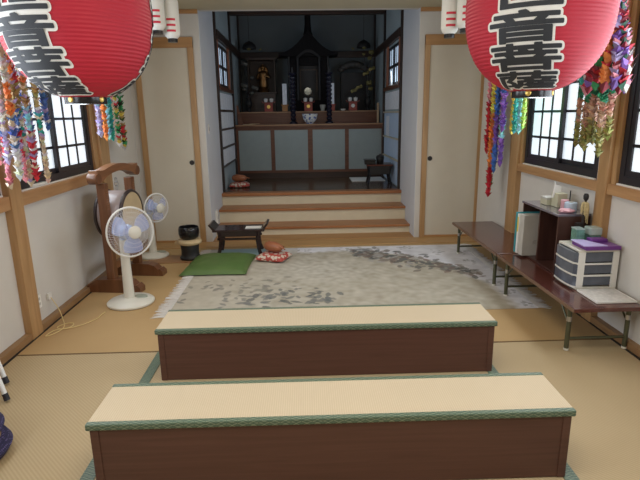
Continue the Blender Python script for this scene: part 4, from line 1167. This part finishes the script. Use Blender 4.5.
# offering stands with two white cups each
for i, (x, lab, gold) in enumerate(((-.62, 'red offering stand at left with gold crest and white cups', True), (.105, 'red offering stand at centre below the round mirror, with gold crest', True), (.925, 'red offering stand at right with a round hole and white cups', False))):
    t = thing('offering_stand', lab, 'offering stand', (x, 9.70, Z2), 0, 'red offering stands on the altar shelf')
    bm = NB(); box(bm, -.075, .075, -.06, .06, 0, .155, .003); b = pn('pedestal', bm, M['red_lacquer'], t)
    bm = NB(); prism(bm, [(-.11, 0), (.11, 0), (.125, .028), (.118, .028), (.105, .008), (-.105, .008), (-.118, .028), (-.125, .028)], -.085, .085, Matrix(((1,0,0,0),(0,0,1,.0),(0,1,0,.156),(0,0,0,1)))); pn('tray', bm, M['red_lacquer'], t)
    bm = NB(); lathe(bm, [(0, .006), (.03, .005), (.034, 0)], 20, Matrix.Translation((0, -.0605, .085)) @ Matrix.Rotation(PI/2, 4, 'X')); pn('crest' if gold else 'round_hole', bm, M['gold'] if gold else M['porcelain'], b, True)
    for s in (-1, 1):
        tc_ = thing('white_cup', ('left' if s < 0 else 'right')+' white cup on the '+('left', 'centre', 'right')[i]+' red offering stand', 'cup', (x+s*.052, 9.70, Z2+.165), 0, 'white cups on the offering stands')
        bm = NB(); lathe(bm, [(0, 0), (.026, 0), (.034, .02), (.037, .06), (.033, .06), (.030, .02), (0, .012)], 18); pn('cup_body', bm, M['porcelain'], tc_, True)
        bm = NB(); lathe(bm, [(.037, .0605), (.03, .068), (.01, .072), (0, .08)], 18); pn('cup_lid', bm, M['porcelain'], tc_, True)
# tall candle stands
for x, lab in ((-.17, 'tall black beaded candle stand left of the blue and white bowl'), (.475, 'tall black beaded candle stand right of the blue and white bowl')):
    t = thing('candle_stand', lab, 'candle stand', (x, 9.40, Z1), 0, 'tall candle stands on the altar counter')
    prof = [(0, 0), (.075, 0), (.075, .02), (.05, .04)]
    z = .05
    for k in range(11): prof += [(.032, z), (.052, z+.025), (.052, z+.045), (.032, z+.068)]; z += .070
    prof += [(.028, z), (.065, z+.03), (.07, z+.05), (.0, z+.05)]
    bm = NB(); lathe(bm, prof, 20); pn('turned_stem', bm, plain('blue_black_lacquer', (.008,.008,.02), .3), t, True)
    bm = NB(); lathe(bm, [(0, z+.05), (.016, z+.05), (.014, z+.14), (0, z+.145)], 12); pn('candle', bm, M['darkcloth'], t, True)
# white tablets
for x, lab in ((-.325, 'tall white paper tablet left of the altar shrine'), (.545, 'tall white paper tablet right of the altar shrine')):
    t = thing('paper_tablet', lab, 'tablet', (x, 9.72, Z2), 0, 'white tablets beside the altar shrine')
    bm = NB(); box(bm, -.04, .04, -.006, .006, .12, .49, .002); pn('tablet_sheet', bm, M['sheet'], t)
    bm = NB(); box(bm, -.05, .05, -.03, .03, 0, .10, .003); box(bm, -.07, .07, -.045, .045, .10, .12, .003); pn('tablet_stand', bm, M['red_lacquer'] if x > 0 else plain('orange_foot', (.42,.20,.07), .5), t)
# blue white bowl
t = thing('porcelain_bowl', 'blue and white porcelain bowl on the altar counter between candle stands', 'bowl', (.125, 9.30, Z1))
bm = NB(); lathe(bm, [(0, 0), (.06, 0), (.062, .012), (.085, .03), (.12, .08), (.135, .155), (.142, .17), (.134, .17), (.115, .09), (.07, .035), (0, .03)], 36); pn('bowl_body', bm, M['blue_white'], t, True)
bm = NB(); lathe(bm, [(0, .14), (.12, .15)], 24, cap=False); pn('ash_fill', bm, M['greycard'], t)
# small flat things on counter and shelf
t = thing('folded_papers', 'small pale folded papers on the counter at left', 'papers', (-.95, 9.22, Z1))
bm = NB(); boxm(bm, (0, .03, .004), (.22, .12, .006), Matrix.Rotation(.2, 4, 'Z')); boxm(bm, (.10, .01, .0115), (.16, .09, .006), Matrix.Rotation(-.3, 4, 'Z')); pn('sheets', bm, M['beige_cloth'], t)
t = thing('small_dish', 'small pale dish on the altar shelf right of the candle stand', 'dish', (.745, 9.68, Z2))
bm = NB(); lathe(bm, [(0, 0), (.03, 0), (.05, .025), (.054, .032), (.048, .032), (0, .010)], 20); pn('dish_body', bm, M['porcelain'], t, True)
t = thing('small_censer', 'small pale incense cup beside the right candle stand on altar shelf', 'cup', (.37, 9.70, Z2))
bm = NB(); lathe(bm, [(0, 0), (.03, 0), (.035, .02), (.05, .07), (.052, .11), (.045, .11), (0, .03)], 20); pn('cup_body', bm, plain('grey_glaze', (.38,.37,.33), .4), t, True)

# side shrines
t = thing('image_cabinet', 'dark open image cabinet at left of altar around a golden figure', 'cabinet', (-.76, 10.18, Z2))
bm = NB(); box(bm, -.25, .25, -.08, .16, 0, .36); pn('cabinet_base', bm, M['darkwood'], t)
bm = NB(); box(bm, -.26, -.235, -.10, .16, .361, .94); box(bm, .235, .26, -.10, .16, .361, .94); box(bm, -.235, .235, .14, .16, .361, .94); pn('cabinet_walls', bm, plain('dim_brown_board', (.055,.035,.022), .6), t)
bm = NB(); box(bm, -.29, .29, -.13, .18, .94, .985, .004); box(bm, -.28, .28, -.13, .18, .33, .36, .003); pn('cabinet_roof', bm, M['darkwood'], t)
t = thing('golden_figure', 'standing golden figure inside the dark cabinet left of altar', 'statue', (-.745, 10.20, Z2+.362))
bm = NB()
lathe(bm, [(0, 0), (.10, 0), (.11, .03), (.08, .06), (.10, .09), (0, .10)], 24); pn('lotus_base', bm, M['gold_dim'], t, True)
bm = NB(); me_prof = [(0, .10), (.075, .10), (.085, .16), (.072, .24), (.078, .30), (.088, .34), (.070, .38), (.028, .40), (.026, .415), (.038, .43), (.042, .455), (.034, .485), (.016, .50), (.016, .515), (0, .52)]
lathe(bm, me_prof, 24, Matrix.Diagonal((1, .7, 1, 1))); pn('robed_body', bm, M['gold_dim'], t, True)
bm = NB(); lathe(bm, [(.0, .012), (.085, .010), (.095, 0), (.085, -.008), (0, -.01)], 28, Matrix.Translation((0, .085, .40)) @ Matrix.Rotation(PI/2, 4, 'X')); pn('halo', bm, M['gold_dim'], t, True)
bm = NB(); tube(bm, [(-.08, -.01, .34), (-.10, -.04, .25), (-.03, -.075, .24)], .02, 8, rads=[.026, .022, .014]); tube(bm, [(.08, -.01, .34), (.11, -.04, .27), (.05, -.08, .29)], .02, 8, rads=[.026, .022, .014]); pn('arms', bm, M['gold_dim'], t, True)
t = thing('dark_panel_shrine', 'black altar shrine with carved cloud-like top at right of altar', 'shrine', (.985, 10.20, Z2))
bm = NB(); box(bm, -.24, .24, -.06, .14, 0, .70); pn('shrine_body', bm, M['matte_black'], t)
bm = NB()
for k in range(9):
    a = -1+2*k/8; bmesh.ops.create_icosphere(bm, subdivisions=2, radius=.075+.03*(1-abs(a)), matrix=Matrix.Translation((a*.24, -.02, .76+.09*(1-a*a))) @ Matrix.Diagonal((1, .7, .7, 1)))
pn('carved_crest', bm, plain('dark_carving', (.06,.055,.05), .5), t, True)
# gilt branch vases
def branch_vase(x, lab, pts, side, mat):
    t = thing('lotus_branch_vase', lab, 'altar flowers', (x, 9.86, Z2))
    bm = NB(); lathe(bm, [(0, 0), (.05, 0), (.04, .02), (.03, .06), (.06, .12), (.065, .17), (.04, .22), (.05, .25), (0, .24)], 20); pn('vase', bm, M['matte_black'], t, True)
    for (dx, z, r, leaf) in pts:
        bm = NB(); tube(bm, [(0, 0, .22), (dx*.3, 0, .22+(z-.22)*.5), (dx, -.02, z)], .006, 6); s = pn('stem', bm, M['darkcloth'], t, True)
        bm = NB()
        if leaf:
            boxm(bm, (dx, -.03, z), (.12, .012, .045), Matrix.Rotation(-.5*side, 4, 'Y'), .005)
            bmesh.ops.create_icosphere(bm, subdivisions=2, radius=.04, matrix=Matrix.Translation((dx, -.03, z)) @ Matrix.Diagonal((1.6, .5, .7, 1)))
        else:
            for k in range(7):
                a = 2*PI*k/7
                bmesh.ops.create_icosphere(bm, subdivisions=1, radius=r*.55, matrix=Matrix.Translation((dx+math.cos(a)*r*.6, -.03+math.sin(a)*r*.6, z+r*.2)) @ Matrix.Diagonal((.7, .7, 1.3, 1)))
            lathe(bm, [(0, z-r*.7), (r*.7, z-r*.3), (r*.9, z), (0, z+.01)], 14, Matrix.Translation((dx, -.03, 0)))
        pn('gilt_leaf' if leaf else 'gilt_flower', bm, mat, s, True)
gm = plain('dull_gilt', (.24,.21,.08), .45, .4, vary=.3, scale=30); gm2 = plain('dim_grey_gilt', (.12,.12,.11), .45, .4, vary=.3, scale=30)
branch_vase(1.22, 'black vase of gilt lotus flowers at right end of altar', [(.06, 1.02, .055, 0), (-.08, .99, .03, 0), (.03, .92, .045, 0), (.07, .74, .06, 1), (-.04, .66, .05, 1), (.02, .48, .06, 0), (.05, .38, .05, 0), (-.16, .42, .05, 1), (-.26, .36, .05, 1)], 1, gm)
branch_vase(-1.0, 'black vase of dim gilt lotus flowers at left end of altar', [(-.05, .86, .045, 1), (.08, .60, .045, 0), (-.07, .48, .05, 1), (-.06, .40, .045, 0), (.13, .43, .04, 1), (.06, .33, .045, 0)], -1, gm2)
# round hanging canopies before the beam
for x, lab, s in ((-.955, 'dark domed hanging ornament in front of the left back beam', -1), (1.15, 'dark domed hanging ornament in front of the right back beam', 1)):
    t = thing('hanging_canopy', lab, 'hanging ornament', (x, 9.95, 2.80), 0, 'hanging ornaments above the altar')
    bm = NB(); lathe(bm, [(.125, -.02), (.13, .0), (.11, .055), (.06, .10), (.02, .115), (.0, .13)], 24, cap=False); pn('dome', bm, M['matte_black'], t, True)
    bm = NB(); lathe(bm, [(.0, .005), (.035, .0), (.04, -.03), (.02, -.05), (0, -.055)], 16, Matrix.Translation((.0, -.09, 0))); pn('gilt_boss', bm, gm, t, True)
    bm = NB(); tube(bm, [(0, 0, .12), (0, 0, 1.15)], .004, 6); pn('chain', bm, M['matte_black'], t)
    bm = NB(); boxm(bm, (-.0-s*.20+.40*(s < 0)*0, -.02, -.03), (.05, .02, .02), Matrix.Rotation(.6*s, 4, 'Y')); pn('gilt_tassel', bm, gm, t)

# donor sheets in rows along both shrine walls
rowsL = [1.93, 1.655, 1.385, 1.115]
rn = random.Random(4)
for r, z1 in enumerate(rowsL):
    rowname = ('topmost', 'second', 'third', 'lowest')[r]
    for k in range(6):
        y = 7.68+k*.232
        t = tag(obj('donor_sheet', (lambda b: (box(b, OL+.012, OL+.015, y, y+.215, z1-.235-rn.uniform(0, .01), z1), b)[1])(NB()), M['sheet']), 'white paper sheet in the %s row along the left shrine wall' % rowname, 'sheet', 'sheets in the %s row, left shrine wall' % rowname)
    bm = NB(); box(bm, OL+.001, OL+.03, 7.64, 9.09, z1-.27, z1-.24, .003); tag(obj('sheet_rail', bm, M['darkwood']), 'dark wooden rail under the %s row of sheets, left shrine wall' % rowname, 'rail', 'dark rails on the left shrine wall')
for k in range(5):
    y = 7.70+k*.262
    t = tag(obj('donor_sheet', (lambda b: (box(b, OR-.015, OR-.012, y, y+.245, 1.66, 1.93), b)[1])(NB()), M['sheet']), 'white paper sheet in the top row along the right shrine wall', 'sheet', 'sheets in the top row, right shrine wall')
bm = NB(); box(bm, OR-.015, OR-.012, 8.55, 8.85, 1.2335, 1.56); tag(obj('donor_sheet', bm, M['sheet']), 'single larger white sheet in the second row of the right shrine wall', 'sheet')
for k, z in enumerate((1.62, 1.22, .90)):
    bm = NB(); box(bm, OR-.035, OR-.001, 7.64, 9.09, z-.012, z+.012, .003); tag(obj('sheet_rail', bm, M['rail_light']), 'pale %s rail along the right shrine wall' % ('top', 'middle', 'bottom')[k], 'rail')
# wall panels under the right rails, bluish daylight put into their colour
for z0, z1, w_ in ((1.235, 1.607, 'upper'), (.915, 1.207, 'middle'), (.52, .887, 'lowest')):
    bm = NB(); box(bm, OR-.010, OR-.001, 7.64, 9.09, z0, z1); tag(obj('daylight_wall_panel', bm, M['painted_daylight']), '%s wall panel with pale blue daylight in its colour, between rails on right shrine wall' % w_, 'board')
t = thing('paper_fan', 'white folded paper ornament on the right shrine window ledge', 'ornament', (OR-.05, 8.2, 2.021))
bm = NB(); prism(bm, [(-.06, 0), (.06, 0), (.02, .07), (.05, .20), (.02, .21), (-.03, .06)], -.01, .01, Matrix(((0,0,1,0),(1,0,0,0),(0,1,0,0),(0,0,0,1)))); pn('folded_sheet', bm, M['white_paper'], t)
bm = NB(); box(bm, -.03, .03, -.07, .07, -.0, .0005+.006); pn('paper_base', bm, M['white_paper'], t)
bm = NB(); box(bm, 1.30, 1.335, 9.16, 9.19, Z1+.0, Z1+.34, .003); tag(obj('upright_stick', bm, plain('tan_stick', (.40,.28,.17), .5)), 'upright tan wooden bar standing at the right end of altar counter', 'bar')
bm = NB(); prism(bm, [(-.04, 0), (.05, 0), (-.03, .33), (-.055, .33)], -.012, .012, Matrix(((1,0,0,-1.10),(0,0,1,9.24),(0,1,0,Z1),(0,0,0,1)))); tag(obj('dark_plaque', bm, M['redwood']), 'dark upright plaque at left end of the altar counter', 'plaque')

# small table on the platform
t = thing('platform_table', 'small black table on the raised platform by its right wall', 'table', (1.195, 8.15, ZP+.004), -.06)
bm = NB(); box(bm, -.205, .205, -.19, .19, .30, .325, .003); pn('tabletop', bm, plain('red_black_top', (.10,.025,.02), .2), t)
for a in (-1, 1):
    for b in (-1, 1):
        bm = NB(); tube(bm, [(a*.17, b*.16, .30), (a*.15, b*.15, .15), (a*.185, b*.17, 0)], .018, 6, rads=[.024, .017, .018]); pn('leg', bm, M['black'], t)
for b in (-1, 1):
    bm = NB(); box(bm, -.16, .16, b*.16-.01, b*.16+.01, .17, .299); pn('apron', bm, M['matte_black'], t)
t = thing('black_box', 'black box standing on the left of the small platform table', 'box', (1.06, 8.12, ZP+.330), -.06)
bm = NB(); box(bm, -.10, .07, -.13, .13, 0, .05, .004); pn('box_body', bm, M['black'], t)
bm = NB(); box(bm, -.105, .075, -.135, .135, .0505, .07, .003); pn('box_lid', bm, M['black'], t)
t = thing('incense_box', 'dark covered incense box at the middle of the small platform table', 'box', (1.215, 8.16, ZP+.330))
bm = NB(); lathe(bm, [(0, 0), (.05, 0), (.055, .02), (.065, .09), (.06, .11), (0, .11)], 20); pn('pot', bm, M['matte_black'], t, True)
bm = NB(); lathe(bm, [(.062, .112), (.04, .128), (.012, .135), (.012, .15), (0, .152)], 20); pn('pot_lid', bm, M['darkcloth'], t, True)
bm = NB(); box(bm, .80, 1.36, 8.50, 9.02, ZP, ZP+.012, .004); tag(obj('white_floor_mat', bm, M['white_paper']), 'white flat mat on the platform floor behind the small black table', 'mat')

# ------------------------------------------------------------------ lights
def area(name, loc, rot, sx_, sy_, en, col):
    l = D.lights.new(name, 'AREA'); l.shape = 'RECTANGLE'; l.size = sx_; l.size_y = sy_; l.energy = en; l.color = col
    o = D.objects.new(name, l); COL.objects.link(o); o.location = loc; o.rotation_euler = rot; return o
for i, (a, b) in enumerate(LW): area('window_light', (XL+.03, (a+b)/2, 1.78), (0, -PI/2, 0), 1.25, b-a-.1, 27, (.84, .92, 1.0))
for i, (a, b) in enumerate(RW): area('window_light', (XR-.03, (a+b)/2, 1.78), (0, PI/2, 0), 1.25, b-a-.1, 27, (.84, .92, 1.0))
area('shrine_window_light', (OL+.03, 8.26, 2.32), (0, -PI/2, 0), .5, .8, 6.5, (.72, .86, 1.0))
area('shrine_window_light', (OR-.03, 8.26, 2.32), (0, PI/2, 0), .5, .8, 6.5, (.72, .86, 1.0))
area('ceiling_light', (.075, 1.0, ZC-.03), (0, 0, 0), 1.2, 1.8, 46, (1.0, .90, .76))
area('ceiling_light', (.075, 4.7, ZC-.03), (0, 0, 0), 1.0, 1.4, 22, (1.0, .90, .76))

w = D.worlds.new('World'); sc.world = w; w.use_nodes = True
bg = w.node_tree.nodes['Background']; bg.inputs['Color'].default_value = (.65, .8, 1, 1); bg.inputs['Strength'].default_value = .6

# ------------------------------------------------------------------ camera
f, pi_, ya, ro = 509.3, .24176, .02914, -.015275
fw = Vector((math.sin(ya)*math.cos(pi_), math.cos(ya)*math.cos(pi_), -math.sin(pi_)))
r0 = Vector((math.cos(ya), -math.sin(ya), 0)); u0 = r0.cross(fw)
r = r0*math.cos(ro)+u0*math.sin(ro); u = -r0*math.sin(ro)+u0*math.cos(ro)
cam = D.cameras.new('camera'); cam.sensor_width = 36; cam.lens = f*36/640; cam.clip_start = .02
co = D.objects.new('camera', cam); COL.objects.link(co)
mm = Matrix((r, u, -fw)).transposed().to_4x4(); mm.translation = (0, 0, 1.6); co.matrix_world = mm
sc.camera = co
sc.view_settings.view_transform = 'Standard'; sc.view_settings.look = 'None'
sc.view_settings.exposure = -0.42
